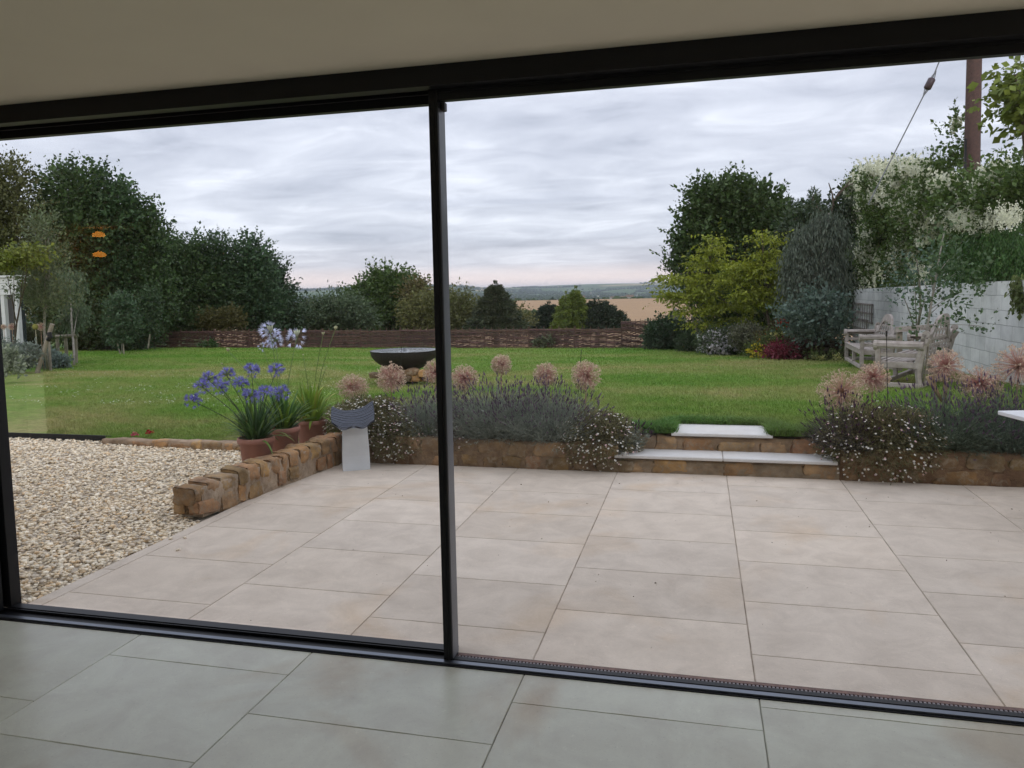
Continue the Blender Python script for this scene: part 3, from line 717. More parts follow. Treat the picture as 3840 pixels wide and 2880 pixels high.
# ---- terracotta pots and agapanthus
def pot(label, c, r, h):
    t = thing('plant_pot', label, 'plant pot', c, 0, 'terracotta pots behind the low wall')
    m = MB(); m.lathe([(r * .0, .0), (r * .66, .0), (r * .70, .012), (r * .90, h * .86), (r * .93, h * .865), (r * 1.0, h * .88), (r * 1.02, h * .94), (r * 1.0, h * .985), (r * .96, h), (r * .90, h * .985), (r * .87, h * .90), (r * .85, h * .84)], 40, wob=.004)
    m.build('body', TERRA, t, True)
    m = MB(); m.lathe([(0, h * .875), (r * .5, h * .88), (r * .865, h * .86)], 24, wob=.02); m.build('compost', SOIL, t, True); return t
def straps(m_list, base, n, ln, wd, ca, cb, spread=.9, droop=1.0, r0=.06):
    k = 7; a = rng.random(n) * 2 * pi; el = np.clip(rng.normal(1.08, .27, n) * (1.0 / spread) ** .3, .25, 1.5)
    P0 = np.stack([np.cos(a) * r0 * rng.random(n), np.sin(a) * r0 * rng.random(n), np.zeros(n)], 1) + np.array(base)
    V = []; d = np.stack([np.cos(a) * np.cos(el), np.sin(a) * np.cos(el), np.sin(el)], 1)
    l = ln * rng.uniform(.65, 1.1, n); sd_ = np.stack([-np.sin(a), np.cos(a), 0 * a], 1)
    p = P0.copy(); rows = []
    for i in range(k + 1):
        t = i / k; wv = wd * (1.15 * (1 - t) ** .45 * (.55 + .8 * min(1, t * 4)))
        rows.append((p - sd_ * wv, p + sd_ * wv)); p = p + d * (l / k)[:, None]
        d[:, 2] -= (droop * (.10 + .34 * t) * (1.1 - el * .45)); d = norm(d)
    V = np.stack([x for r_ in rows for x in r_], 1)  # n,2(k+1),3
    F = np.array([(2 * i, 2 * i + 1, 2 * i + 3, 2 * i + 2) for i in range(k)])[None] + (np.arange(n) * 2 * (k + 1))[:, None, None]
    c = mixcols(n, ca, cb, .22)
    return V.reshape(-1, 3), F.reshape(-1, 4), np.repeat(c, 2 * (k + 1), 0)
def floret_head(m, c, r, n, ca, cb, axis=(0, 0, 1), size=.02, down=.3, green=(.20, .26, .12), el0=-.2):
    c = np3(c)
    for i in range(n):
        u = rvec(1)[0]; u[2] = abs(u[2]) if el0 > -.5 and rng.random() < .62 else u[2]; u = norm(u)
        e = c + u * r * rng.uniform(.6, 1.0); m.tube([c, (c + e) / 2 + np.array([0, 0, .006]), e], .0012, 3, green, False)
        ax = norm(u + np.array([0, 0, -down]) + .2 * rvec(1)[0]); b1 = norm(np.cross(ax, rvec(1)[0])); b2 = np.cross(ax, b1)
        cc = np.array(ca) * (1 - rng.random() * .6) + np.array(cb) * rng.random() * .6
        V = [e]; F = []
        for j in range(6):
            th = j * pi / 3; w_ = b1 * cos(th) + b2 * sin(th); w2 = b1 * cos(th + .42) + b2 * sin(th + .42); w3 = b1 * cos(th - .42) + b2 * sin(th - .42)
            k = len(V); V += [e + ax * size * .55 + w3 * size * .3, e + ax * size * 1.35 + w_ * size * .75, e + ax * size * .55 + w2 * size * .3]; F.append((0, k, k + 1, k + 2))
        m.add(np.array(V), F, cc)
def bud(m, c, r, h, ca, n=10):
    c = np3(c)
    for i in range(n):
        a = i * 2.4; d = norm(np.array([cos(a) * .55, sin(a) * .55, 1 + .3 * rng.random()])); e = c + d * h * rng.uniform(.7, 1)
        sd_ = norm(np.cross(d, [0, 0, 1.])) * r * .35; s2 = np.cross(d, sd_)
        V = [c, c + (e - c) * .6 + sd_, c + (e - c) * .6 + s2, c + (e - c) * .6 - sd_, c + (e - c) * .6 - s2, e]
        m.add(np.array(V), [(0, 1, 2), (0, 2, 3), (0, 3, 4), (0, 4, 1), (5, 2, 1), (5, 3, 2), (5, 4, 3), (5, 1, 4)], np.array(ca) * rng.uniform(.85, 1.1))
def agapanthus(label, potc, h, heads, leafargs, dy_list, hcol, stemc):
    t = thing('agapanthus', label, 'agapanthus', (potc[0], potc[1], potc[2] + h * .86), 0, 'agapanthus plants in terracotta pots'); org = np.array(t.location)
    V, F, C = join([straps(None, (0, 0, 0), *la) for la in leafargs])
    npmesh('leaves', V, F, LEAF, t, C, True)
    for (x, y, kind, size), dy in zip(heads, dy_list):
        q = D(x, y, potc[1] + dy) - org
        m = MB(); b0 = np.array([q[0] * .06, q[1] * .06, 0]); mid = b0 * .4 + q * .5 + np.array([-q[0] * .10, 0, q[2] * .07])
        m.tube([b0, (b0 + mid) / 2 + np.array([-q[0] * .04, 0, 0.01]), mid, (mid + q) / 2 + np.array([-q[0] * .015, 0, 0]), q], [.0045, .0042, .0038, .0034, .003], 6, stemc)
        st = m.build('stem', LEAF, t, True)
        m = MB()
        if kind == 'full': floret_head(m, q, size * 1.15, 46, *hcol, size=size * .46)
        elif kind == 'bud': bud(m, q - np.array([0, 0, size * .3]), size * .5, size * 1.1, (.55, .55, .34), 9)
        else: floret_head(m, q, size * 1.1, 22, *hcol, size=size * .45); 
        if kind == 'half': bud(m, q, size * .35, size * 1.15, (.62, .66, .50), 14)
        m.build('flower_head' if kind != 'bud' else 'flower_bud', PETAL, t)
    return t
def C3(x, y): return ((600 + x / 1.952) / S, (1150 + y / 1.952) / S)
YP1, YP2, YP3 = 5.95, 6.45, 6.95
def potpos(x, y, Y, h): q = D(x, y, Y); return np.array([q[0], Y, q[2] - h]), q[2]
p1c, _ = potpos(553, 943, YP1, .30); p1c[2] = -.01; h1 = D(553, 943, YP1)[2] + .01
p2c, _ = potpos(612, 921, YP2, .30); p2c[2] = -.01; h2 = D(612, 921, YP2)[2] + .01
p3c, _ = potpos(673, 905, YP3, .30); p3c[2] = .0; h3 = D(673, 905, YP3)[2]
pot('terracotta pot nearest the camera, holding the purple agapanthus', p1c, .158, h1)
pot('terracotta pot in the middle of the three, partly hidden', p2c, .155, h2)
pot('terracotta pot furthest back, beside the grey dish on the white plinth', p3c, .165, h3)
GD, GDb, LG, LGb = (.030, .085, .022), (.075, .15, .035), (.14, .26, .03), (.24, .34, .045)
purp = ((.20, .19, .52), (.33, .32, .66)); wht = ((.72, .74, .86), (.50, .54, .84))
hp = [(240, 690), (310, 590), (355, 535), (440, 590), (490, 505), (590, 570), (660, 660), (668, 470), (770, 630), (852, 470), (890, 637)]
agapanthus('agapanthus with purple blue flower heads in the nearest pot', p1c, h1, [(*C3(*p), 'full', .052) for p in hp],
    [(120, .36, .0085, GD, GDb, 1.0, .9), (70, .42, .007, (.07, .14, .06), (.12, .20, .09), .7, .7), (26, .42, .010, (.10, .20, .03), (.20, .30, .05), 1.4, 1.4)], [-.1, -.05, .05, -.1, .05, 0, -.08, .1, -.1, .12, .05], purp, (.045, .06, .03))
hw = [((808, 190), 'half', .075), ((845, 250), 'full', .055), ((1002, 222), 'half', .075), ((750, 290), 'half', .036), ((497, 320), 'bud', .045), ((452, 420), 'bud', .022)]
agapanthus('agapanthus with tall white flower heads in the middle pot', p2c, h2, [(*C3(*p), k, s_) for p, k, s_ in hw],
    [(80, .44, .010, GD, (.09, .19, .04), .8, .7), (40, .42, .011, LG, LGb, 1.0, 1.0)], [0, .08, .05, -.05, -.1, -.1], wht, (.16, .24, .09))
hb = [((1195, 200), 'bud', .036), ((1285, 160), 'bud', .050), ((1047, 355), 'bud', .02), ((1218, 440), 'bud', .018)]
agapanthus('agapanthus with bright yellow green leaves and closed buds in the furthest pot', p3c, h3, [(*C3(*p), k, s_) for p, k, s_ in hb],
    [(110, .42, .0125, LG, LGb, .9, .85), (24, .44, .014, (.30, .36, .06), (.36, .36, .08), 1.3, 1.4)], [0, .1, .05, .05], wht, (.12, .18, .05))

# ---- white plinth with wavy grey dish
pq = G(741, 1018.5); pr_ = G(800, 1014); d_ = (pr_ - pq); wpl = np.linalg.norm(d_); ang_ = math.atan2(d_[1], d_[0])
pl = thing('plinth', 'white painted block plinth standing on the paving beside the pots', 'plinth', pq, ang_)
m = MB(); n_ = 6; V = []
hh_ = .395
for i in range(n_ + 1):
    t_ = i / n_; f = 1 - .09 * t_ + .02 * sin(t_ * 5); cx0 = wpl / 2
    for sx_, sy_ in ((-.5, 0), (.5, 0), (.5, 1), (-.5, 1)): V.append((cx0 + sx_ * wpl * f, sy_ * .17 + .01 * sin(i), hh_ * t_))
F = [(i * 4 + j, i * 4 + (j + 1) % 4, (i + 1) * 4 + (j + 1) % 4, (i + 1) * 4 + j) for i in range(n_) for j in range(4)] + [(0, 3, 2, 1), (n_ * 4, n_ * 4 + 1, n_ * 4 + 2, n_ * 4 + 3)]
m.add(V, F); m.build('block', WHITEP, pl)
dm, dt, dp = newmat('ridge_lit_slate_glaze')
wv = N(dt, 'ShaderNodeTexWave', Scale=7.0, Distortion=3.0, Detail=3.0); wv.bands_direction = 'Y'; dt.links.new(objvec(dt, (.25, 4, 1)), wv.inputs['Vector'])
dt.links.new(RAMP(dt, wv.outputs['Fac'], [(0.25, (.010, .012, .020)), (0.6, (.032, .04, .06)), (0.9, (.12, .135, .175))]), dp.inputs['Base Color']); dp.inputs['Roughness'].default_value = .5  # ridge highlights and dark grooves are put into the colour
bump(dt, dp, wv.outputs['Fac'], .7, .008)
ds = thing('wavy_dish', 'dark blue grey wavy ridged dish resting on the white plinth', 'dish', (pq[0] + d_[0] * .5 - .02, pq[1] + .06, hh_ + .015), ang_ - .05)
V = []; F = []; nu, nv = 40, 44
for lay in (0, 1):
    for j in range(nv + 1):
        for i in range(nu + 1):
            u = -1 + 2 * i / nu; v = -1 + 2 * j / nv
            x = u * .195 * (1 - .04 * v * v) ; y = v * .13 + .01 * sin(u * 3)
            z = .045 * (abs(u) ** 1.8) + .068 * (v + 1) ** 1.1 * .8 + (.014 * cos(u * 6.3) * (1 if v < 0 else .3) * abs(v)) + (.035 * max(0, u) * (v + 1) * .5) + .012 + (.0035 * sin(v * 26 + 2 * sin(u * 3)) if lay == 0 and abs(v) < .93 else 0)
            V.append((x, y, z - (.016 if lay else 0)))
k1 = nu + 1; B = (nv + 1) * k1
for j in range(nv):
    for i in range(nu):
        a = j * k1 + i; F.append((a, a + 1, a + k1 + 1, a + k1)); F.append((B + a, B + a + k1, B + a + k1 + 1, B + a + 1))
rim = [j * k1 for j in range(nv + 1)], [j * k1 + nu for j in range(nv + 1)], list(range(k1)), [nv * k1 + i for i in range(k1)]
for e in rim:
    for a, b in zip(e[:-1], e[1:]): F.append((a, b, B + b, B + a))
m = MB(); m.add(V, F); m.build('bowl', dm, ds, True)

# ---- lavender and daisy clumps
def place(parts): return join(parts)
def lavender(label, c, rx, ry, h, n, ca=(.15, .18, .14), cb=(.28, .30, .25), spike=(.085, .055, .085), spk=1.0, z0=None):
    t = thing('lavender', label, 'lavender', c, 0, 'lavender clumps along the stone edge'); h = h * 1.12
    a = rng.random(n) * 2 * pi; r = rng.random(n) ** .5; el = np.clip(1.45 - 1.15 * r + rng.normal(size=n) * .16, -.25, 1.5)
    P0 = np.stack([np.cos(a) * r * rx * .45, np.sin(a) * r * ry * .45, np.zeros(n)], 1)
    d = np.stack([np.cos(a) * np.cos(el) * 1.0, np.sin(a) * np.cos(el) * ry / rx, np.sin(el)], 1); d = norm(d)
    ln = h * (.62 + .58 * rng.random(n)) * (.82 + .25 * np.sin(el)); E_ = P0 + d * ln[:, None] * np.array([rx / h * .8 + .3, ry / h * .8 + .3, 1])
    parts = []
    # leaves low down and flower stems
    nl = 7
    tt_ = rng.random((n, nl, 1)) ** .9 * .82; p = P0[:, None] + (E_ - P0)[:, None] * tt_; p = p.reshape(-1, 3) + rng.normal(size=(n * nl, 3)) * .012
    ax = norm(np.repeat(d, nl, 0) + .8 * rvec(n * nl)) * (.035 + .03 * rng.random((n * nl, 1)))
    parts.append(leafquads(p, ax, np.full(n * nl, .0032), mixcols(n * nl, ca, cb, .35)))
    s_ = norm(np.cross(d, rvec(n))) * .0012; V = np.stack([P0 - s_, P0 + s_, E_ + s_ * .7, E_ - s_ * .7], 1).reshape(-1, 3)
    parts.append((V, np.arange(n * 4).reshape(-1, 4), np.repeat(mixcols(n, ca, cb, .2), 4, 0)))
    V, F, C = join(parts); npmesh('foliage', V, F, LEAF, t, C)
    k = rng.random(n) < spk * np.clip((np.sin(el) - .25) * 1.5, .06, 1) * .8; e = E_[k]; dd = norm(d[k] + np.array([0, 0, .35]) + .15 * rvec(k.sum())); nk = len(e)
    sl = (.035 + .022 * rng.random((nk, 1))); b1 = norm(np.cross(dd, rvec(nk))) * .0065; b2 = np.cross(dd, b1)
    V = np.stack([e, e + dd * sl * .4 + b1, e + dd * sl * .4 + b2, e + dd * sl * .4 - b1, e + dd * sl * .4 - b2, e + dd * sl], 1).reshape(-1, 3)
    f = np.array([(0, 2, 1), (0, 3, 2), (0, 4, 3), (0, 1, 4), (5, 1, 2), (5, 2, 3), (5, 3, 4), (5, 4, 1)])
    F = (f[None] + (np.arange(nk) * 6)[:, None, None]).reshape(-1, 3)
    o_s = npmesh('flower_spikes', V, F, DRY, t, np.repeat(mixcols(nk, spike, tuple(v * 2.0 for v in spike), .3), 6, 0)); o_s['kind'] = 'stuff'; return t
def daisies(label, c, rx, ry, h, n, nf, ca=(.12, .13, .05), cb=(.23, .19, .10), droop=.25, off=(0, 0)):
    rx, ry, h, n, nf = rx * 1.15, ry * 1.15, h * 1.12, int(n * 1.25), int(nf * 1.1)
    t = thing('daisy_clump', label, 'daisies', c, 0, 'white daisy clumps spilling over the stone edge')
    u = rvec(n); u[:, 2] = np.where(u[:, 2] < -droop, -u[:, 2], u[:, 2]); r = rng.random((n, 1)) ** .45
    lump = 1 + .13 * np.sin(u[:, :1] * 9 + c[0]) * np.cos(u[:, 1:2] * 8)
    P = u * r * np.array([rx, ry, h]) * lump; d = norm(u + .8 * rvec(n)); 
    V, F, C = leafquads(P, d * (.028 + .022 * rng.random((n, 1))), np.full(n, .0042), mixcols(n, ca, cb, .4))
    ns = n // 4; s = rvec(ns); Q = P[:ns] * .55; E_ = P[:ns]; w_ = norm(np.cross(E_ - Q, s)) * .0009
    V, F, C = join([(V, F, C), (np.stack([Q - w_, Q + w_, E_ + w_, E_ - w_], 1).reshape(-1, 3), np.arange(ns * 4).reshape(-1, 4), np.repeat(mixcols(ns, (.10, .07, .04), (.16, .11, .06), .2), 4, 0))])
    npmesh('foliage', V, F, LEAF, t, C)
    u = rvec(nf); u[:, 2] = np.where(u[:, 2] < -droop * 1.6, np.abs(u[:, 2]), u[:, 2]); u[:, 1] = np.where(rng.random(nf) < .6, -np.abs(u[:, 1]), u[:, 1])
    P = u * np.array([rx, ry, h]) * rng.uniform(.92, 1.10, (nf, 1)); nrm = norm(u * .5 + np.array([0, -.25, .8]) + .35 * rvec(nf))
    a = norm(np.cross(nrm, rvec(nf))); b = np.cross(nrm, a); k = 10; th = np.arange(k) * 2 * pi / k; rad = (.0072 + .004 * rng.random((nf, 1, 1))) * np.where(np.arange(k) % 2, .8, 1.0)[None, :, None]
    V = P[:, None] + (np.cos(th)[None, :, None] * a[:, None] + np.sin(th)[None, :, None] * b[:, None]) * rad
    cc = np.where(rng.random((nf, 1)) < .8, np.array([[.78, .77, .74]]), np.array([[.72, .50, .52]]))
    npmesh('flowers', V.reshape(-1, 3), np.arange(nf * k).reshape(-1, k), PETAL, t, np.repeat(cc, k, 0))['kind'] = 'stuff'
    k = 5; th = np.arange(k) * 2 * pi / k
    V = P[:, None] + nrm[:, None] * .0015 + (np.cos(th)[None, :, None] * a[:, None] + np.sin(th)[None, :, None] * b[:, None]) * .0032
    npmesh('flower_centres', V.reshape(-1, 3), np.arange(nf * k).reshape(-1, k), PETAL, t, np.tile(np.array([[.55, .42, .08]]), (nf * k, 1)))['kind'] = 'stuff'
    return t
def at(x, y, Y): return D(x, y, Y)
def bed(x, Y, z=.24):
    Y = Y - .06; q = D(x, 900, Y); return np.array([q[0], Y, z])
daisies('white daisy clump behind the wavy dish, at the left end of the bed', bed(800, 6.98, .33), .40, .30, .24, 11000, 420)
daisies('daisy clump tumbling down the wall just right of the wavy dish', bed(850, 6.85, .22), .28, .22, .20, 5000, 150, droop=.7)
lavender('dark lavender clump between the daisies and the black upright', bed(925, 7.05), .32, .28, .38, 1000, spk=.85)
daisies('small brownish daisy clump just right of the black upright', bed(985, 6.95, .24), .20, .22, .20, 3500, 70, ca=(.10, .07, .05), cb=(.14, .10, .08), droop=.5)
lavender('broad grey green lavender clump in front of the dried allium on a tall stem', bed(1075, 7.0), .48, .36, .42, 1900, spk=.75)
lavender('grey green lavender clump hanging over the wall left of the daisies by the steps', bed(1190, 6.98), .42, .36, .40, 1600, spk=.75)
daisies('daisy clump beside the left end of the steps', bed(1290, 6.93, .24), .34, .28, .24, 8000, 330, droop=.6)
lavender('straggly dark purple lavender leaning over the lower step', bed(1352, 6.93, .20), .17, .16, .2, 130, spike=(.04, .02, .035), spk=1)
lavender('purple brown lavender clump right of the steps, leaning towards them', bed(1822, 6.93), .22, .26, .36, 520, spike=(.055, .028, .05), ca=(.07, .06, .055), cb=(.11, .10, .08), spk=1)
daisies('big daisy clump right of the steps under the garden bench', bed(1905, 6.93, .28), .46, .30, .30, 11000, 330, droop=.75)
lavender('green lavender clump right of the big daisy clump', bed(2040, 7.0), .42, .32, .42, 1300, ca=(.08, .115, .075), cb=(.15, .19, .13), spk=.8)
lavender('dark lavender clump behind the white table corner', bed(2190, 7.0), .46, .34, .44, 1400, ca=(.07, .10, .075), cb=(.13, .17, .13), spk=.8)
lavender('low lavender at the far right end of the bed', bed(2330, 6.95), .4, .3, .4, 500, ca=(.07, .10, .075), cb=(.13, .17, .13), spk=.8)

# ---- dried alliums
def allium(label, x, y, rpx, Y, zb=.25, warm=0.0, nray=380, squash=1.0, group='dried allium heads in the bed'):
    c = D(x, y, Y); R = rpx * Y / 1640.0
    t = thing('dried_allium', label, 'allium', (c[0], c[1], zb), 0, group); o = np.array([c[0], c[1], zb])
    m = MB(); hc = c - o
    m.tube([(0.01, 0, 0), (-.008, 0, hc[2] * .5), hc], [.007, .006, .0055], 6, (.38, .25, .17)); m.build('stem', DRY, t, True)
    warm = rng.random(); u = rvec(nray); ln = R * rng.uniform(.72, 1.05, (nray, 1)) * np.array([1, 1, squash]); E_ = hc + u * ln; n = nray
    parts = []
    for q in range(2):
        s_ = norm(np.cross(u, rvec(n))) * .0016; V = np.stack([hc + 0 * s_ - s_, hc + 0 * s_ + s_, E_ + s_ * .6, E_ - s_ * .6], 1).reshape(-1, 3)
        ray_c = mixcols(n, (.46, .18 + .10 * warm, .19 + .04 * warm), (.55, .31 + .10 * warm, .26), .25); tipc = mixcols(n, (.62, .34, .31), (.68, .48, .40), .2)
        C = np.stack([ray_c, ray_c, tipc, tipc], 1).reshape(-1, 3); parts.append((V, np.arange(n * 4).reshape(-1, 4), C))
    npmesh('rays', *join(parts)[:2], DRY, t, join(parts)[2])
    k = 6; P = np.repeat(E_, k, 0); a = norm(np.repeat(u, k, 0) * .35 + rvec(n * k)); sz = .011 + .009 * rng.random((n * k, 1))
    V, F, C = leafquads(P, a * sz, np.full(n * k, .0032), mixcols(n * k, (.56, .41, .31), (.66, .56, .41), .25))
    npmesh('seed_stars', V, F, DRY, t, C); return t
al = [('dried allium head lowest at the left end of the bed, above the wavy dish', 762, 836, 37, 7.1), ('dried pink allium head just left of the fountain bowl stones', 845, 816, 35, 7.15),
      ('dried allium head half hidden behind the black upright', 940, 803, 27, 7.5), ('dried allium head just right of the black upright', 1003, 818, 31, 7.15),
      ('dried allium head standing on a tall stem above the lavender', 1083, 787, 22, 7.35), ('smaller dried allium head left of the large one near the middle of the lawn', 1178, 809, 26, 7.2),
      ('large dried allium head behind the right end of the left lavender', 1266, 812, 33, 7.15), ('largest dried allium head just right of the steps', 1818, 847, 45, 7.05),
      ('dried allium head in front of the garden bench front leg', 1886, 815, 31, 7.3), ('dried pink allium head in front of the bench rear leg', 2042, 790, 32, 7.3),
      ('dried allium head between the bench and the right edge', 2118, 828, 40, 7.2), ('dried pink allium head cut by the right edge of the view', 2200, 790, 42, 7.2)]
for lab, x, y, r_, Y in al: allium(lab, x, y, r_, Y, squash=.82 if x in (2118, 762) else 1.0)
# stout dry tapering stems under one head
q = D(2036, 850, 7.35)
m = MB(); m.tube([D(2036, 868, 7.35), D(2018, 838, 7.35), D(2008, 812, 7.35)], [.012, .022, .034], 8, (.52, .38, .24)); m.tube([D(2041, 870, 7.36), D(2043, 845, 7.36), D(2044, 815, 7.36)], [.012, .014, .014], 8, (.52, .38, .24))
tag(m.build('dry_seed_stalks', DRY, None, True), 'pair of thick dry tan stalks below the pink allium by the bench', 'dry stalk')
# thin black plant supports
def rod(lab, x1, y1, x2, y2, Y, top=None):
    m = MB(); a = D(x1, y1, Y); b = D(x2, y2, Y); m.tube([a, (a + b) / 2, b], .003, 6)
    if top: m.tube([a - [0, 0, .02], a + [0, 0, .03]], .008, 6)
    tag(m.build('plant_support', BLACK), lab, 'plant support', 'thin black plant support rods')
rod('thin black rod leaning over the lawn above the large allium', 1256, 755, 1247, 870, 7.3)
rod('thin black rod in front of the garden bench', 1915, 722, 1918, 900, 7.2, 1)
rod('thin black rod behind the fountain bowl rim', 867, 745, 866, 800, 8.2)

# ---- white table corner at the right
tb = thing('garden_table', 'white garden table whose corner shows at the right edge', 'table', (3.0, 5.5, 0))
TW = basic('table_top_white', (.70, .70, .70), (.62, .62, .62), 5, .45, 0, tint=False)
q0 = G(2155, 887, .74); e1 = norm(G(2212, 886, .74) - q0); e2 = norm(G(2222, 921, .74) - q0); e1[2] = e2[2] = 0; e2 = norm(np.array([e1[1], -e1[0], 0]))
Rm = np.stack([e1, -e2, [0, 0, 1.]], 1)
m = MB(); m.box((0, 0, -.028), (1.5, -.85, 0), bev=.004, R=Rm, o=q0 - np.array(tb.location)); m.build('tabletop', TW, tb)
for i, (lx, ly) in enumerate(((.62, -.30), (1.30, -.30), (.62, -.62), (1.30, -.62))):
    m = MB(); m.box((lx - .025, ly - .025, -.74), (lx + .025, ly + .025, -.029), R=Rm, o=q0 - np.array(tb.location)); m.build('leg', TW, tb)

# ---- fallen geranium blooms on the stone edge
for i, (x, y, r_, lab, c) in enumerate(((291, 939, .045, 'pink geranium bloom lying at the lawn edge, left of the red one', (.55, .10, .16)), (324, 934, .05, 'red geranium bloom at the lawn edge above the curved stones', (.42, .01, .03)))):
    q = L(x, y + 8); t = thing('geranium', lab, 'geranium', q, 0); m = MB()
    for j in range(26):
        u = rvec(1)[0]; u[2] = abs(u[2]); e = u * r_ * rng.uniform(.4, 1) + np.array([0, 0, .035]); b1 = norm(np.cross(u, rvec(1)[0])) * .014; b2 = norm(np.cross(u, b1)) * .014
        m.add([e - b1, e - b2 * .8, e + b1, e + b2], [(0, 1, 2, 3)], np.array(c) * rng.uniform(.7, 1.2))
    m.build('petals', PETAL, t); m = MB()
    for j in range(14):
        a_ = rng.random() * 6.28; e = np.array([cos(a_), sin(a_), .25]) * .05 * rng.uniform(.4, 1.3); b1 = np.array([-sin(a_), cos(a_), 0]) * .013
        m.add([e * .3, e * .7 + b1, e, e * .7 - b1], [(0, 1, 2, 3)], (.07, .14, .04))
    m.build('leaves', LEAF, t)

# ================================================================ GARDEN, MIDDLE DISTANCE
# ---- fountain bowl on stones
fc = (D(806, 758, 13) + D(943, 756, 13)) / 2; fr_ = (D(943, 756, 13) - D(806, 758, 13))[0] / 2; gz = float(lawn_z(fc[0], 13.0)); zr = fc[2] - gz; bh = .35
ft = thing('fountain_bowl', 'wide dark metal water bowl brimming over, on stones in the lawn', 'fountain', (fc[0], 13.0, gz))
m = MB(); prof = [(fr_ * sin(a_), zr - bh * cos(a_) ** .9 if cos(a_) > 0 else zr) for a_ in np.linspace(.0, pi / 2, 14)]
prof = [(.001, zr - bh)] + [(fr_ * (.40 + .60 * (1 - (1 - i / 13) ** 2.2)) if i > 0 else fr_ * .40, zr - bh * (1 - (i / 13))) for i in range(14)] + [(fr_ * 1.015, zr + .004), (fr_ * 1.0, zr + .008), (fr_ * .985, zr), (fr_ * .9, zr - .08), (.001, zr - .1)]
m.lathe(prof, 56); m.build('bowl', BOWL, ft, True)
wm, wt, wp = newmat('water'); wp.inputs['Base Color'].default_value = (.03, .035, .04, 1); wp.inputs['Roughness'].default_value = .05; wp.inputs['Specular IOR Level'].default_value = .9
wvv = N(wt, 'ShaderNodeTexNoise', Scale=9.0, Detail=3.0); wt.links.new(objvec(wt), wvv.inputs['Vector']); bump(wt, wp, wvv.outputs[0], .35, .05)
m = MB(); m.lathe([(.0005, zr + .012), (.03, zr + .02), (.07, zr + .008), (.16, zr + .006), (fr_ * .985, zr + .004)], 48); m.build('water', wm, ft, True)
m = MB(); m.lathe([(.0005, zr + .05), (.035, zr + .045), (.05, zr + .02), (.09, zr + .008)], 20); m.build('water_spout', wm, ft, True)
m = MB(); m.lathe([(fr_ * .36, -.06), (fr_ * .36, zr - bh + .01)], 24); m.build('pedestal', BOWL, ft, True)
gl_ = ['dark grey boulder', 'orange brown boulder', 'grey brown boulder', 'dark slate boulder']
spots = [(815, 808, .14, .05, 3, 'lowest at far left'), (838, 797, .10, .05, 0, 'under the left rim'), (862, 803, .10, .06, 2, 'left of the bowl foot'), (850, 815, .10, .05, 3, 'in front below the left rim'), (890, 800, .12, .06, 2, 'at the bowl foot'), (897, 812, .13, .085, 1, 'in front of the bowl foot, largest orange one'),
         (918, 803, .11, .06, 1, 'right of the bowl foot'), (928, 814, .10, .06, 2, 'at the lower right'), (938, 798, .08, .04, 0, 'under the right rim'), (880, 816, .08, .05, 3, 'between the left stones and the orange one'), (946, 806, .09, .05, 3, 'furthest right beside the black upright')]
bc = {0: (.22, .24, .26), 1: (1.0, .95, .8), 2: (.55, .58, .65), 3: (.30, .34, .40)}
for i, (x, y, r_, h_, k_, lab) in enumerate(spots):
    q = D(x, y, 13 - .45 + .05 * (i % 3)); q[2] = gz + max(.03, q[2] - gz) * .9; m = MB(); rough_block(m, (0, 0, 0), (r_, r_ * .8, h_), np.eye(3), i + 40, bc[k_], 6, .25)
    o = m.build('boulder', STONE, None, True, q); tag(o, gl_[{0: 0, 1: 1, 2: 2, 3: 3}[k_]] + ' of the fountain, ' + lab, 'boulder', 'boulders under the fountain bowl')

# ---- woven hurdle fence
HZ = basic('willow_rods', (.115, .06, .045), (.055, .032, .028), 30, .8, .2, 60)
def hurdle(h, seed):
    W = 1.83; rs = np.random.default_rng(seed)
    t = thing('hurdle_panel', '', 'fence panel'); m = MB(); rows = int(h / .034)
    for i in range(rows):
        z = .03 + (h - .05) * i / rows; ph = i % 2; k = 19; xs_ = np.linspace(0, W, k)
        pts = [(x, .026 * sin(pi * x / (W / 6) + pi * ph), z + rs.normal() * .006 + .010 * sin(x * 2.3 + i)) for x in xs_]
        b = .55 + 1.0 * rs.random(); c = np.array([b, b * rs.uniform(.85, 1.1), b * rs.uniform(.8, 1.15)])
        if rs.random() < .14: c = c * 1.35
        m.tube(pts, .0155 + .004 * rs.random(), 5, c, False)
    m.build('weave', HZ, t)
    for j in range(7):
        m = MB(); x = .02 + (W - .04) * j / 6; m.tube([(x, 0, -.1), (x, 0, h + .03 + .05 * rs.random())], .016, 6, (1.1, 1.1, 1.1)); m.build('stake', HZ, t)
    return t
f0 = L(322, 752); f1 = L(1345, 752.5); f2 = L(1470, 753)
protos = []
def fence_line(a, b, h, n, labs, sink=.0):
    d = b - a; ln = np.hypot(d[0], d[1]); n = n or max(1, round(ln / 1.83))
    for i in range(n):
        key = (h, i % 3)
        pr = [p for k, p in protos if k == key]
        if pr: o = copy_tree(pr[0])
        else: o = hurdle(h, int(h * 100) + i % 3); protos.append((key, o))
        p = a + d * i / n; ang2 = math.atan2(d[1], d[0]); o.location = (p[0], p[1], float(lawn_z(p[0], p[1])) - sink); o.rotation_euler = (0, 0, ang2); o.scale = (ln / n / 1.83, 1, 1)
        tag(o, labs(i, n), 'fence panel', 'woven willow hurdle panels at the end of the lawn')
ords = ['first', 'second', 'third', 'fourth', 'fifth', 'sixth', 'seventh', 'eighth', 'ninth', 'tenth', 'eleventh', 'twelfth', 'thirteenth', 'fourteenth', 'fifteenth', 'sixteenth']
fence_line(f0, f1, .80, None, lambda i, n: 'low woven willow hurdle panel, %s from the left end' % ords[i])
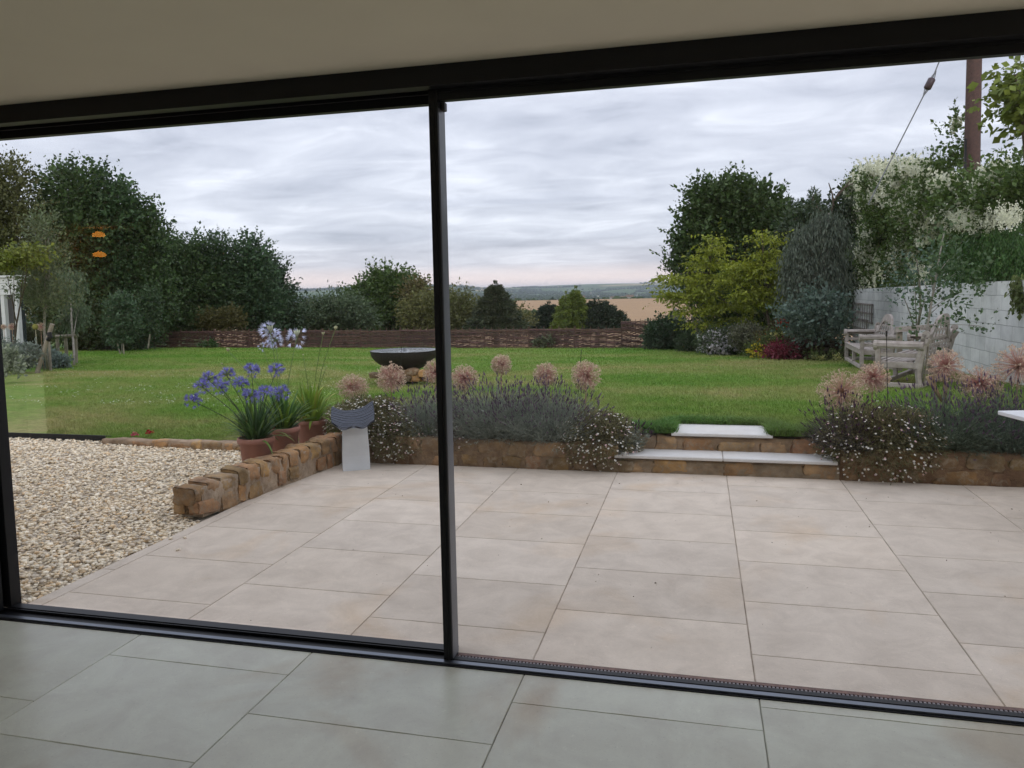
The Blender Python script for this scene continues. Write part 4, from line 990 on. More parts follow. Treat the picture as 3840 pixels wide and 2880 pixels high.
fence_line(f1 + np.array([-.05, -.06, 0]), f2, 1.06, 2, lambda i, n: ['taller woven hurdle panel at the step up, left one of two', 'taller woven hurdle panel half behind the dark shrub at the right end'][i])

# ---- painted block wall on the right
bm, bt, bp = newmat('painted_blockwork')
cv = N(bt, 'ShaderNodeTexCoord'); sv = N(bt, 'ShaderNodeSeparateXYZ'); bt.links.new(cv.outputs['Object'], sv.inputs[0]); cv2 = N(bt, 'ShaderNodeCombineXYZ'); bt.links.new(sv.outputs['Y'], cv2.inputs[0]); bt.links.new(sv.outputs['Z'], cv2.inputs[1])
wob = noise(bt, 3.0, 3, .5); wobv = N(bt, 'ShaderNodeVectorMath'); wobv.operation = 'ADD'; ww = N(bt, 'ShaderNodeCombineXYZ'); bt.links.new(MATH(bt, 'MULTIPLY', wob, .03), ww.inputs[0]); bt.links.new(MATH(bt, 'MULTIPLY', wob, .025), ww.inputs[1])
bt.links.new(cv2.outputs[0], wobv.inputs[0]); bt.links.new(ww.outputs[0], wobv.inputs[1])
br = N(bt, 'ShaderNodeTexBrick'); br.inputs['Scale'].default_value = 1.0; br.inputs['Brick Width'].default_value = .46; br.inputs['Row Height'].default_value = .235; br.inputs['Mortar Size'].default_value = .0055; br.inputs['Mortar Smooth'].default_value = .5
br.inputs['Color1'].default_value = (.76, .765, .74, 1); br.inputs['Color2'].default_value = (.66, .67, .655, 1); br.inputs['Mortar'].default_value = (.36, .37, .36, 1); bt.links.new(wobv.outputs[0], br.inputs['Vector'])
gr = RAMP(bt, noise(bt, 2.3, 6, .65), [(0.38, 1.0), (0.66, .74)]); bt.links.new(MIX(bt, 1.0, br.outputs['Color'], gr, 'MULTIPLY'), bp.inputs['Base Color']); bp.inputs['Roughness'].default_value = .85
hgt = MATH(bt, 'ADD', MATH(bt, 'MULTIPLY', br.outputs['Fac'], -1.0), MATH(bt, 'MULTIPLY', noise(bt, 25, 4), .35)); bump(bt, bp, hgt, .7, .02)
WX = 4.70
bw = thing('block_wall', 'white painted concrete block wall running away down the right side', 'wall', (WX, 6.9, 0))
m = MB(); nY = 40
V = []; 
for i in range(nY + 1):
    Y = 6.9 + (26.0 - 6.9) * i / nY; zt = 1.72 - .25 * i / nY; zb = float(lawn_z(WX, Y)) - .3
    for x_, z_ in ((0, zb), (0, zt), (.22, zt), (.22, zb)): V.append((x_, Y - 6.9, z_))
F = [(i * 4 + j, (i + 1) * 4 + j, (i + 1) * 4 + j + 1, i * 4 + j + 1) for i in range(nY) for j in range(3)] + [(0, 1, 2, 3), (nY * 4 + 3, nY * 4 + 2, nY * 4 + 1, nY * 4)]
m.add(V, F); m.build('blockwork', bm, bw)
# trellis panels
def trellis(lab, x0, y0, x1, y1):
    a = DX(x0, y0, WX - .03); b = DX(x1, y1, WX - .03); ya, yb = sorted((a[1], b[1])); za, zb = sorted((a[2], b[2]))
    t = thing('trellis', lab, 'trellis', (WX - .03, ya, za), 0, 'grey wooden trellis panels on the block wall'); m = MB(); W_ = yb - ya; H_ = zb - za; n_ = 10
    for i in range(n_ + 1): m.box((-.012, W_ * i / n_ - .02, 0), (0.004, W_ * i / n_ + .02, H_), (.75, .78, .8))
    m.build('slats', TEAK, t); m = MB()
    for z_ in (0, .5, 1): m.box((.0045, -.03, H_ * z_ - .028), (.022, W_ + .03, H_ * z_ + .028), (.8, .82, .84))
    m.box((-.03, -.06, -.03), (.0, -.02, H_ + .03), (.6, .6, .62)); m.build('rails', TEAK, t)
trellis('upper grey wooden trellis panel on the block wall beyond the benches', 1836, 688, 1884, 659)
trellis('lower grey wooden trellis panel on the block wall, behind the far bench', 1828, 720, 1873, 693)

# ---- Lutyens style benches
def bench(label, near_front, near_rear, length, facing_rot, s=1.0):
    t = thing('garden_bench', label, 'bench', near_front, facing_rot, 'weathered wooden garden benches')
    Dp = .58 * s; Lh = length; A = .64 * s; SH = .40 * s
    # local axes: +Y along the length (away), +X from front to rear
    def B(name, items, bev=.006):
        m = MB(); [m.box(a, b, (random.uniform(.9, 1.08),) * 3, bev=bev) if len(x) == 0 else m.bar(a, b, *x) for a, b, *x in items]; return m.build(name, TEAK, t)
    w_ = .07
    for k, y in enumerate((0, Lh)):
        B('leg', [((-w_ / 2, y - w_ / 2, 0), (w_ / 2, y + w_ / 2, A - .03))]);
        m = MB(); m.tube([(Dp - .02, y, 0), (Dp - .045, y, SH * .6), (Dp - .02, y, SH + .05), (Dp + .03, y, A), (Dp + .09, y, A + .10)], [.040, .040, .042, .040, .034], 4); m.build('leg', TEAK, t)
        # rolled arm: slats round a scroll
        m = MB()
        for a_ in np.linspace(-.5, 2.6, 6):
            zz = A - .01 + .055 * sin(a_) + .0; yy = y + (-.06 if k == 0 else .06) * cos(a_) * .9; m.bar((-.03, yy, zz), (Dp + .03, yy, zz), .036, .016, up=(0, cos(a_) * (-1 if k == 0 else 1), sin(a_)))
        for x_ in (-.035, Dp + .0): m.tube([(x_ - .02, y, A - .01), (x_ + .03, y, A - .01)], .075, 14, (.95,) * 3)
        m.build('arm', TEAK, t, False)
        B('arm_rail', [((.03, y - .012, A - .18), (Dp - .04, y + .012, A - .12))])
        B('side_apron', [((.035, y - .015, SH - .10), (Dp - .05, y + .015, SH - .01))])
        B('stretcher', [((-.035, y - .03, .015), (Dp, y + .03, .085))])
    B('front_apron', [((-.03, .04, SH - .10), (-.005, Lh - .04, SH - .01))]); B('rear_apron', [((Dp - .07, .04, SH - .10), (Dp - .045, Lh - .04, SH - .01))])
    B('stretcher', [((-.03, .035, .016), (.03, Lh - .035, .08))]); B('stretcher', [((Dp - .05, .035, .016), (Dp + .01, Lh - .035, .08))])
    for y in (Lh * .5,): B('leg', [((-.03, y - .03, .08), (.03, y + .03, SH - .10))])
    m = MB()
    for i in range(7):
        x0 = -.045 + i * (Dp - .06) / 7; zz = SH + .012 - .028 * sin(pi * (i + .5) / 7); m.box((x0, .02, zz - .012), (x0 + (Dp - .06) / 7 - .012, Lh - .02, zz + .010), (random.uniform(.92, 1.1),) * 3, bev=.004)
    m.build('seat', TEAK, t)
    # back: leans outward; crest profile
    def bp(y, z): return np.array([Dp - .05 + (z - SH) * .20, y, z])
    def crest(u):
        u = abs(u)
        if u < .42: return 1.06 - .10 * (u / .42) ** 2.6
        if u < .62: return .96 - .20 * ((u - .42) / .2)
        return .76 + .03 * cos((u - .62) / .38 * pi * 3)
    k = 44; m = MB()
    for thk, wdz in (((.045), (.10)),):
        V = []
        for i in range(k + 1):
            u = -1 + 2 * i / k; y = Lh / 2 + u * (Lh / 2 + .02); z = crest(u) * s; zl = z - wdz * (1.35 if abs(u) < .62 else 1.0)
            for (zz, xx) in ((z, -thk / 2), (z, thk / 2), (zl, thk / 2), (zl, -thk / 2)): V.append(bp(y, zz) + [xx, 0, 0])
        F = [(i * 4 + j, i * 4 + (j + 1) % 4, (i + 1) * 4 + (j + 1) % 4, (i + 1) * 4 + j) for i in range(k) for j in range(4)] + [(0, 1, 2, 3), (k * 4 + 3, k * 4 + 2, k * 4 + 1, k * 4)]
        m.add(V, F)
    m.build('crest_rail', TEAK, t)
    m = MB()
    for i in range(9):
        u = -1 + 2 * (i + .5) / 9; y = Lh / 2 + u * Lh / 2; m.bar(bp(y, SH), bp(y, crest(u) * s - .08), .04, .018, up=(1, 0, 0))
    for z_ in (.50, .60, .70): m.bar(bp(.0, z_ * s), bp(Lh, z_ * s), .022, .038)
    m.bar(bp(Lh * .24, .82 * s), bp(Lh * .76, .82 * s), .022, .036); m.bar(bp(Lh * .27, .91 * s), bp(Lh * .73, .91 * s), .022, .032)
    m.build('back_slats', TEAK, t)
    for y in (0, Lh):
        m = MB(); m.bar(bp(y, SH - .1), bp(y, .80 * s), .07, .06, up=(1, 0, 0))
        for a_ in (.70, .80): m.tube([bp(y, a_ * s) + [.02, -.035, 0], bp(y, a_ * s) + [.02, .035, 0]], .05, 10)
        m.build('back_post', TEAK, t)
    return t
nf, nr, ff = L(1898, 838), L(1980, 836), L(1946, 817)
dv = L(1946, 817) - nf; dvr = L(2070, 818) - nr; dm_ = (dv + dvr) / 2; rot = -math.atan2(dm_[0], dm_[1])
bench('weathered high backed bench nearest the house, in front of the block wall', (nf[0], nf[1] + .08, nf[2]), nr, 2.05, -radians(26))
nf2 = L(1861, 799); ff2 = L(1827, 785); d2_ = ff2 - nf2; rot2 = -math.atan2(d2_[0], d2_[1]) 
bench('weathered high backed bench further away, seen over the arm of the nearer one', (nf2[0], nf2[1], nf2[2]), None, 2.0, rot2 + .02)

# ---- telegraph pole with stay wire
pp = D(2093, 640, 18.0); tp_ = D(2107, 20, 18.0)
tpo = thing('telegraph_pole', 'brown wooden telegraph pole rising beyond the climber on the right', 'pole', (pp[0], 18.0, 0))
PW = basic('creosoted_pole', (.11, .062, .052), (.065, .04, .036), 20, .85, .3, 60)
m = MB(); o_ = np.array(tpo.location); m.tube([np.array([0, 0, -.8]), pp - o_, tp_ - o_, (tp_ - o_) + (tp_ - pp) * .25], [.19, .17, .135, .13], 14); m.build('shaft', PW, tpo, True)
m = MB(); bx = D(2089, 400, 17.8) - o_; m.tube([D(2082, 640, 17.84) - o_, D(2086, 300, 17.84) - o_], .022, 8, (.5,) * 3); m.build('cable_guard', BLACK, tpo, True)
m = MB(); a_ = D(2058, 60, 18.0); b_ = D(2008, 181, 18.0); c_ = D(1914, 366, 18.0)
sw = thing('stay_wire', 'thin stay wire with a dark egg insulator, slanting down from the telegraph pole', 'wire', b_)
dq = norm(c_ - b_); m.tube([a_ - b_, -dq * .13], .014, 5); m.tube([dq * .13, (c_ - b_) + dq * .8], .014, 5)
for s_ in (-1, 1): m.tube([-dq * .28, -dq * .08 + np.array([s_ * .05, 0, 0]), dq * .08 + np.array([s_ * .05, 0, 0]), dq * .28], .010, 5)
m.build('wire', basic('steel_wire', (.20, .21, .22), (.14, .15, .16), 9, .6, 0, tint=False), sw)
m = MB(); m.tube([-dq * .12, -dq * .10, dq * .10, dq * .12], [.05, .075, .075, .05], 12); m.build('insulator', basic('brown_insulator', (.06, .035, .04), (.04, .025, .03), 9, .4, 0, tint=False), sw, True)

# ---- white summerhouse at the far left edge
SW = basic('white_timber', (.62, .63, .62), (.54, .55, .54), 6, .6, .05, 60)
sy = 15.6; a0 = D(-40, 597, sy); a1 = D(39, 597, sy); zt = a1[2]; zb_ = D(39, 622, sy)[2]
su = thing('summerhouse', 'white timber summerhouse or porch at the far left edge, overgrown', 'summerhouse', (a1[0], sy, float(lawn_z(a1[0], sy))))
o_ = np.array(su.location)
m = MB(); x0 = a1[0] - 2.8
for i in range(3): m.box((x0, sy - .02 - .012 * i, zt - .02 - (i + 1) * (zt - zb_) / 3 * 1.5), (a1[0], sy + .3, zt - .02 - i * (zt - zb_) / 3 * 1.5 - .006)) if i == 0 else m.box((x0, sy - .02, zt - .02 - (i + 1) * (zt - zb_) / 3 * 1.5), (a1[0] - .01, sy + .04, zt - .02 - i * (zt - zb_) / 3 * 1.5 - .008))
m.v = [v - o_ for v in m.v]; m.build('fascia', SW, su)
m = MB(); m.box((x0 - .05, sy - .07, zt - .02), (a1[0] + .05, sy + .35, zt + .03)); m.v = [v - o_ for v in m.v]; m.build('roof', SW, su)
for xx in (36, 8):
    q = D(xx, 690, sy); m = MB(); m.box((q[0] - .055, sy, o_[2] - .2), (q[0] + .055, sy + .1, zb_ - .1)); m.v = [v - o_ for v in m.v]; m.build('post', SW, su)
q = D(22, 690, sy); DKP = basic('dark_glazing', (.03, .045, .05), (.02, .03, .032), 3, .2, 0)
m = MB(); m.box((x0, sy + .30, o_[2] - .1), (q[0] + .1, sy + .36, zb_)); m.v = [v - o_ for v in m.v]; m.build('window', DKP, su)

# ================================================================ TREES AND SHRUBS
def gz_(p, Y):
    """ground height below a point"""
    return float(lawn_z(p[0], Y)) if Y < 30.5 else float(hills(p[0], Y))
DKG, DKG2 = (.026, .053, .018), (.085, .14, .042)
MID, MID2 = (.035, .07, .02), (.075, .12, .035)
# ---- left hand tree belt
tree('leafy_tree', 'olive brown tree at the far left edge behind the summerhouse', 'tree', (*D(20, 700, 25)[:2], gz_(D(20, 700, 25), 25)), PB(25, [(18, 405, 42, 48), (-20, 470, 60, 60), (45, 470, 32, 40), (15, 540, 60, 55), (-40, 400, 50, 60), (20, 620, 60, 50)]), 1900, 12, .13, (.075, .085, .028), (.12, .125, .045), 'broad', .8, .2, 'trees along the left side')
def belt(label, x, Y, blobs, ncl, ca=DKG, cb=DKG2, sh=None, size=.15, twig=.8):
    bl = PB(Y, blobs); g = D(x, 740, Y); ex = []
    if sh: ex = [shoots([D(a, b, Y) for a, b in sh], 0, 1.0, .22, ca, cb, 16)]
    return tree('leafy_tree', label, 'tree', (g[0], Y, gz_(g, Y)), bl, ncl, 12, size, ca, cb, 'broad', twig, .22, 'trees along the left side', extra=ex)
belt('tallest dark tree with spiky shoots, left of the belt', 150, 27, [(150, 425, 52, 45), (125, 500, 60, 60), (180, 500, 50, 60), (150, 590, 70, 60), (110, 640, 50, 70), (180, 670, 60, 60)], 3000, sh=[(110, 415), (125, 395), (140, 385), (152, 378), (165, 390), (178, 398), (100, 440), (118, 402), (146, 384), (172, 392), (132, 390), (158, 381)])
belt('tall green tree second in the belt, just right of the tallest', 228, 28, [(225, 430, 42, 38), (245, 480, 45, 50), (215, 530, 60, 60), (240, 610, 60, 60), (230, 690, 60, 50)], 2600, (.024, .052, .022), (.07, .13, .045), sh=[(205, 410), (218, 394), (228, 396), (240, 400), (258, 415), (212, 402), (234, 397), (270, 430)])
belt('bushy dark tree third in the belt, lower than its left neighbour', 300, 29, [(290, 478, 36, 36), (310, 520, 40, 45), (290, 580, 55, 60), (315, 640, 55, 60), (290, 700, 55, 40)], 2400, (.028, .058, .02), (.078, .13, .04), sh=[(318, 480), (330, 486), (286, 446), (300, 452), (272, 444), (310, 468), (340, 505)])
belt('dark tree fourth in the belt where the tops drop to half height', 375, 34, [(360, 548, 36, 30), (400, 562, 38, 30), (360, 620, 55, 60), (420, 640, 55, 60), (390, 690, 60, 40)], 2300)
belt('dark bushy tree fifth in the belt above the left part of the fence', 455, 35, [(440, 558, 34, 32), (475, 560, 30, 32), (450, 620, 50, 55), (490, 660, 50, 55)], 2000, (.026, .052, .022), (.07, .12, .045), sh=[(455, 532), (466, 530), (432, 534)])
belt('slender topped tree sixth in the belt with three leafy tips', 540, 36, [(530, 560, 24, 32), (556, 575, 26, 40), (535, 630, 45, 55), (570, 660, 40, 50)], 1900, (.030, .062, .030), (.08, .14, .06), sh=[(520, 530), (532, 524), (544, 526), (554, 538), (526, 528), (575, 560), (538, 525)])
belt('dark tree at the right end of the belt, sloping down to the fields', 600, 38, [(588, 600, 20, 24), (600, 640, 26, 30), (585, 680, 40, 40), (625, 690, 22, 22)], 1300, (.026, .05, .024), (.05, .085, .035), sh=[(590, 578), (583, 574), (606, 612)])
def shrub(name, label, cat, x, yb, Y, blobs, ncl, nper, size, ca, cb, style='broad', twig=.25, group=None, r0=.0, z=None, dy=.8, **k):
    g = D(x, yb, Y); zz = gz_(g, Y) if z is None else z
    return tree(name, label, cat, (g[0], Y, zz), PB(Y, blobs, dy), ncl, nper, size, ca, cb, style, twig, r0, group, **k)
shrub('shrub', 'dark ivy like shrub below the tall trees, left of the fence end', 'shrub', 200, 750, 26.5, [(150, 715, 45, 35), (200, 710, 45, 40), (190, 735, 50, 22)], 1300, 10, .10, (.03, .055, .018), (.06, .09, .028), group='shrubs under the left trees')
shrub('shrub', 'dark round shrub touching the left end of the woven fence', 'shrub', 290, 750, 26.5, [(260, 710, 45, 40), (300, 720, 35, 32), (275, 738, 45, 18)], 1300, 10, .10, (.024, .05, .02), (.05, .08, .03), group='shrubs under the left trees')
shrub('shrub', 'low brownish green bush over the fence below the fifth tree', 'shrub', 500, 720, 33, [(500, 690, 30, 26), (460, 695, 40, 22)], 700, 10, .10, (.07, .07, .02), (.11, .10, .03), group='shrubs under the left trees')
shrub('shrub', 'dark undergrowth behind the fence below the fourth tree', 'shrub', 380, 720, 33, [(370, 690, 50, 30), (420, 695, 40, 26)], 900, 10, .11, DKG, DKG2, group='shrubs under the left trees')
# small trees on the left lawn
tree('young_tree', 'young silvery leaved tree tied to a slanting stake', 'young tree', L(104, 800), PB(15, [(90, 510, 40, 35), (100, 570, 58, 45), (80, 640, 60, 45), (125, 660, 55, 45), (60, 590, 40, 34), (100, 480, 20, 22)]), 850, 9, .075, (.075, .115, .045), (.16, .19, .10), 'up', .38, .035, 'young trees with supports', extra=None, shell=.55, wd=.22, bmat=PALEBARK)
tree('young_tree', 'yellow green leaved young tree left of the silvery one, in front of the summerhouse', 'young tree', L(30, 800), PB(14, [(30, 552, 34, 20), (8, 566, 30, 16), (58, 548, 26, 22)]), 330, 9, .085, (.11, .15, .02), (.19, .21, .035), 'fern', .4, .03, 'young trees with supports', shell=.55)
tree('young_tree', 'young grey green tree held by the low wooden stake frame', 'young tree', L(160, 790), PB(18, [(150, 600, 38, 40), (160, 660, 34, 35), (148, 678, 28, 14), (170, 668, 18, 14)]), 480, 9, .085, (.06, .11, .05), (.13, .17, .10), 'drop', .4, .035, 'young trees with supports', shell=.55, wd=.22, bmat=PALEBARK)
tree('young_tree', 'small bushy sapling on two pale stems in front of the dark shrubs', 'young tree', L(264, 764), PB(23.5, [(258, 670, 28, 30), (268, 700, 30, 26), (262, 725, 24, 14)]), 700, 9, .095, (.04, .085, .04), (.09, .14, .07), 'broad', .3, .02, 'young trees with supports', shell=.55, bmat=PALEBARK)
tree('young_tree', 'thin sapling with pale stake at the left end of the fence', 'young tree', L(325, 754), PB(26, [(322, 650, 18, 30), (328, 690, 18, 20)]), 260, 9, .10, (.03, .06, .025), (.06, .10, .04), 'broad', .3, .02, 'young trees with supports', shell=.55, bmat=PALEBARK)
def stake(lab, pts, Y0, r, mat=STAKE, name='stake', cat='stake', group='wooden tree stakes', n=8, base=None):
    P_ = [D(x, y, Y0) for x, y in pts]; m = MB(); m.tube([P_[0] - (P_[1] - P_[0]) * .04, *P_[1:]] if len(P_) > 2 else [P_[0], (P_[0] + P_[1]) / 2, P_[1]], r, n)
    return tag(m.build(name, mat), lab, cat, group)
stake('thick pale wooden stake leaning across the silvery young tree', [(80, 806), (113, 700)], 14.7, .05)
stake('thin upright stake beside the leaning thick one', [(110, 800), (105, 730)], 15.3, .03)
stake('pale thin stake leaning on the sapling at the left end of the fence', [(320, 752), (324, 722)], 26.0, .03)
stake('left of two thin pale canes under the bushy sapling', [(278 - 18, 766), (253, 738)], 23.4, .022)
stake('right of two thin pale canes under the bushy sapling', [(268, 765), (266, 742)], 23.4, .022)
sf = thing('tree_support', 'low wooden stake frame with crossbar around the grey green young tree', 'stake frame', L(160, 785)); o_ = np.array(sf.location); Yf = o_[1]
for a_, b_ in (((165, 787), (163, 726)), ((127, 780), (123, 727)), ((145, 780), (141, 724))):
    m = MB(); m.tube([D(*a_, Yf) - o_, (D(*a_, Yf) + D(*b_, Yf)) / 2 - o_, D(*b_, Yf) - o_], .045, 8); m.build('post', STAKE, sf)
m = MB(); m.tube([D(121, 727, Yf - .06) - o_, D(145, 726, Yf - .06) - o_, D(168, 725, Yf - .06) - o_], .048, 8); m.build('crossbar', STAKE, sf)
m = MB(); m.tube([D(106, 718, 14.6), D(108, 728, 14.6), D(104, 735, 14.6)], .055, 8); tag(m.build('tree_tie', BLACK), 'black rubber tie round the leaning stake at left', 'tree tie')
# silver shrubs and alliums, left
shrub('shrub', 'silver grey leaved low shrub left of the leaning stake', 'shrub', 40, 806, 14.6, [(30, 770, 32, 24), (65, 772, 26, 22), (40, 790, 40, 14)], 900, 9, .07, (.15, .18, .15), (.26, .30, .25), 'up', .18, 'silvery shrubs under the left young trees', shell=.6, wd=.2)
shrub('shrub', 'blue grey low shrub between the leaning stake and the stake frame', 'shrub', 125, 795, 16, [(108, 778, 18, 16), (128, 784, 18, 10)], 420, 9, .075, (.12, .16, .14), (.20, .26, .22), 'broad', .15, 'silvery shrubs under the left young trees', shell=.6)
shrub('shrub', 'pale variegated leaves at the bottom left beside the black frame', 'shrub', 22, 812, 12.5, [(22, 775, 12, 20), (25, 795, 14, 12)], 160, 9, .07, (.20, .24, .16), (.38, .40, .30), 'broad', .15, 'silvery shrubs under the left young trees', shell=.6)
shrub('shrub', 'rough brown green plants behind the silver shrub, under the summerhouse window', 'shrub', 55, 790, 16.5, [(40, 735, 35, 22), (85, 735, 30, 22), (60, 750, 60, 22)], 1000, 9, .08, (.06, .075, .028), (.11, .12, .05), 'up', .25, 'silvery shrubs under the left young trees', shell=.6, wd=.2)
for i, (x, y, r_, lab) in enumerate(((26, 706, 9, 'brown dried allium ball at far left in front of the summerhouse window'), (88, 706, 11, 'brown dried allium ball right of the summerhouse post'), (8, 706, 7, 'orange brown allium ball against the black frame at far left'))):
    o = allium(lab, x, y, r_, 15.2, zb=-.1, nray=120, group='alliums at the far left')
m = MB(); q = D(76, 706, 14.8); g_ = L(82, 790)
t = thing('allium_bud', 'small yellow green round allium ball on a thin stem, left of the leaning stake', 'allium', (q[0], q[1], g_[2])); o_ = np.array(t.location)
m.lathe([(.001, -.07), (.04, -.058), (.066, -.02), (.066, .02), (.04, .058), (.001, .07)], 12, (.26, .25, .07), q - o_); m.build('head', DRY, t, True)
m = MB(); m.tube([q - o_, (0.02, 0, (q - o_)[2] * .5), (.05, 0, 0)], .012, 5, (.34, .32, .22)); m.build('stem', DRY, t)

# ---- trees and shrubs beyond the fence, centre
def far(name, label, cat, x, Y, blobs, ncl, size, ca, cb, style='broad', twig=.9, nper=11, **k):
    return tree(name, label, cat, (*D(x, 700, Y)[:2], gz_(D(x, 700, Y), Y)), PB(Y, blobs), ncl, nper, size, ca, cb, style, twig, k.pop('r0', .25), 'trees and shrubs beyond the fence', **k)
far('leafy_tree', 'large rounded green tree beyond the fence, above the fountain', 'tree', 845, 48, [(835, 622, 36, 28), (868, 634, 34, 30), (800, 650, 40, 28), (845, 670, 60, 40), (895, 672, 32, 36), (775, 672, 36, 26)], 3600, .21, (.038, .075, .018), (.095, .15, .036))
far('shrub', 'small brown tinged shrub at the right shoulder of the large rounded tree', 'shrub', 905, 46, [(900, 636, 14, 16), (910, 655, 16, 20)], 420, .16, (.09, .085, .025), (.14, .11, .04), r0=.06)
far('shrub', 'grey green spreading shrub left of the rounded tree', 'shrub', 730, 42, [(735, 680, 46, 26), (690, 690, 40, 20), (760, 695, 40, 18), (655, 700, 36, 18)], 2400, .15, (.055, .09, .045), (.11, .15, .075), r0=.05)
far('shrub', 'dark green shrub in the gap where the left fields show', 'shrub', 640, 44, [(640, 690, 26, 16), (620, 700, 30, 16)], 700, .15, (.03, .05, .022), (.06, .09, .035), r0=.05)
far('conifer', 'tiny dark conifer tip in front of the left fields', 'conifer', 663, 60, [(663, 676, 5, 12), (663, 688, 9, 10)], 200, .2, (.02, .035, .018), (.035, .055, .025), 'up', r0=.05)
far('shrub', 'olive yellow shrub left of the black upright', 'shrub', 920, 44, [(915, 685, 34, 28), (940, 672, 22, 18)], 1500, .14, (.10, .115, .03), (.17, .165, .055), r0=.05)
far('shrub', 'olive yellow shrub just right of the black upright', 'shrub', 1000, 44, [(990, 670, 26, 24), (1010, 692, 36, 22), (965, 690, 26, 24)], 1600, .14, (.085, .105, .028), (.15, .15, .05), r0=.05)
far('shrub', 'yellow tinged shrub at the right foot of the tiered conifer', 'shrub', 1105, 44, [(1096, 697, 26, 15), (1115, 703, 16, 8)], 700, .14, (.11, .12, .035), (.18, .17, .06), r0=.05)
def conifer(label, x, Y, ytop, ybot, w, ca, cb, group='trees and shrubs beyond the fence', n=1400, size=.28, taper=1.0, name='conifer', droop=.15, bumpy=.25):
    c0 = D(x, ytop, Y); c1 = D(x, ybot, Y); H_ = c0[2] - c1[2]; R_ = w * Y / 1640.0; g = gz_(c1, Y)
    t = thing(name, label, 'conifer', (c0[0], Y, g), 0, group); o = np.array([c0[0], Y, g])
    u = rng.random(n) ** .72; a = rng.random(n) * 2 * pi; tier = 1 + bumpy * np.sin(u * 30 + a * 1.0)
    r = R_ * (.06 + .94 * u ** taper) * tier * (.45 + .55 * rng.random(n) ** .4)
    P = np.stack([r * np.cos(a), r * np.sin(a), c0[2] - u * H_ - g], 1); d = np.stack([np.cos(a), np.sin(a), np.full(n, -droop)], 1) + .3 * rvec(n)
    d[u < .03] = np.array([0, 0, 1.]) + .3 * rvec((u < .03).sum()); d = norm(d)
    k = 9; tt_ = np.tile(np.linspace(0, 1, k), n)[:, None]; PP = np.repeat(P, k, 0) + np.repeat(d * (.35 + .9 * u[:, None]), k, 0) * tt_ * size * 1.6
    ax = norm(np.repeat(d, k, 0) + .8 * rvec(n * k) + [0, 0, .1]) * size * (.25 + .85 * np.repeat(u[:, None], k, 0) ** .5) * (.6 + .5 * rng.random((n * k, 1)))
    V, F, C = leafquads(PP, ax, size * .14 * (.3 + .8 * np.repeat(u, k) ** .5), mixcols(n * k, ca, cb, .3, np.repeat(rng.random((n, 1)), k, 0)))
    npmesh('crown', V, F, LEAF, t, C); m = MB(); m.tube([(0, 0, -.3), (0, 0, (c0[2] - g) * .5), (0, 0, (c0[2] - g) * .97)], [.22, .14, .03], 7); m.build('trunk', BARK, t, True); return t
conifer('tiered dark green conifer right of the black upright', 1070, 42.5, 612, 712, 44, (.025, .05, .022), (.085, .09, .04), n=2400, size=.30, taper=.8)
conifer('short dark conifer left of the golden one', 1186, 47, 656, 712, 32, (.018, .036, .02), (.035, .06, .03), n=1800, size=.28, taper=.6)
conifer('bright golden green conifer in the middle, beyond the fence', 1243, 45, 622, 712, 25, (.07, .12, .02), (.19, .23, .03), n=1700, size=.25, taper=.75, droop=.5, bumpy=.35)
conifer('second small tip of the golden conifer group, left side', 1222, 45.5, 634, 712, 20, (.10, .155, .02), (.19, .23, .03), n=900, size=.25, taper=.75, droop=.5)
conifer('dark spreading juniper right of the golden conifer', 1290, 46, 650, 714, 52, (.018, .034, .018), (.04, .06, .028), n=2000, size=.30, taper=.55, droop=-.2)

# ---- right hand side, back to front
for x, Y, yt, w_, lab in ((1702, 38, 424, 12, 'left'), (1724, 38.5, 436, 8, 'middle'), (1757, 37, 408, 17, 'right')):
    conifer('narrow pointed cypress tip above the dark tree, %s one of three' % lab, x, Y, yt, 600, w_, (.03, .06, .022), (.06, .10, .035), group='cypress tips behind the dark tree', n=800, size=.26, taper=.45, droop=-.9, name='cypress')
tree('leafy_tree', 'big dark round tree on the right with golden trees in front', 'tree', (*L(1600, 752)[:2], gz_(L(1600, 752), 29)), PB(31, [(1535, 455, 40, 42), (1585, 450, 45, 42), (1635, 462, 38, 36), (1505, 520, 34, 36), (1560, 530, 60, 50), (1630, 530, 60, 55), (1685, 520, 36, 36), (1500, 580, 40, 36), (1570, 620, 60, 50), (1650, 620, 60, 60)]), 5200, 12, .16, (.028, .055, .017), (.08, .13, .036), 'broad', .7, .3, 'trees on the right',
     extra=[shoots([D(a, b, 31) for a, b in ((1534, 418), (1548, 414), (1600, 412), (1612, 408), (1622, 410), (1575, 416), (1650, 425), (1500, 490), (1486, 548), (1478, 560))], 0, .8, .2, DKG, DKG2, 16)])
shrub('shrub', 'dark leafy climber mass right of the cypress tips, with bare twigs', 'shrub', 1770, 750, 27, [(1735, 518, 34, 32), (1790, 498, 40, 32), (1825, 510, 34, 50), (1760, 560, 60, 60), (1820, 590, 50, 60), (1770, 650, 70, 60)], 3600, 11, .14, (.022, .042, .018), (.055, .08, .035), twig=.6, group='trees on the right', r0=.15)
m = MB(); tw = [[(1795, 465), (1800, 440), (1812, 415), (1830, 402), (1845, 395)], [(1800, 445), (1798, 420), (1790, 395)], [(1805, 430), (1822, 408), (1838, 388)], [(1780, 470), (1770, 450), (1762, 446)]]
for p_ in tw: m.tube([D(a, b, 26.5) for a, b in p_], np.linspace(.04, .015, len(p_)), 5)
tag(m.build('bare_branches', BARK), 'bare twisted twigs poking above the dark climber into the sky', 'branch')
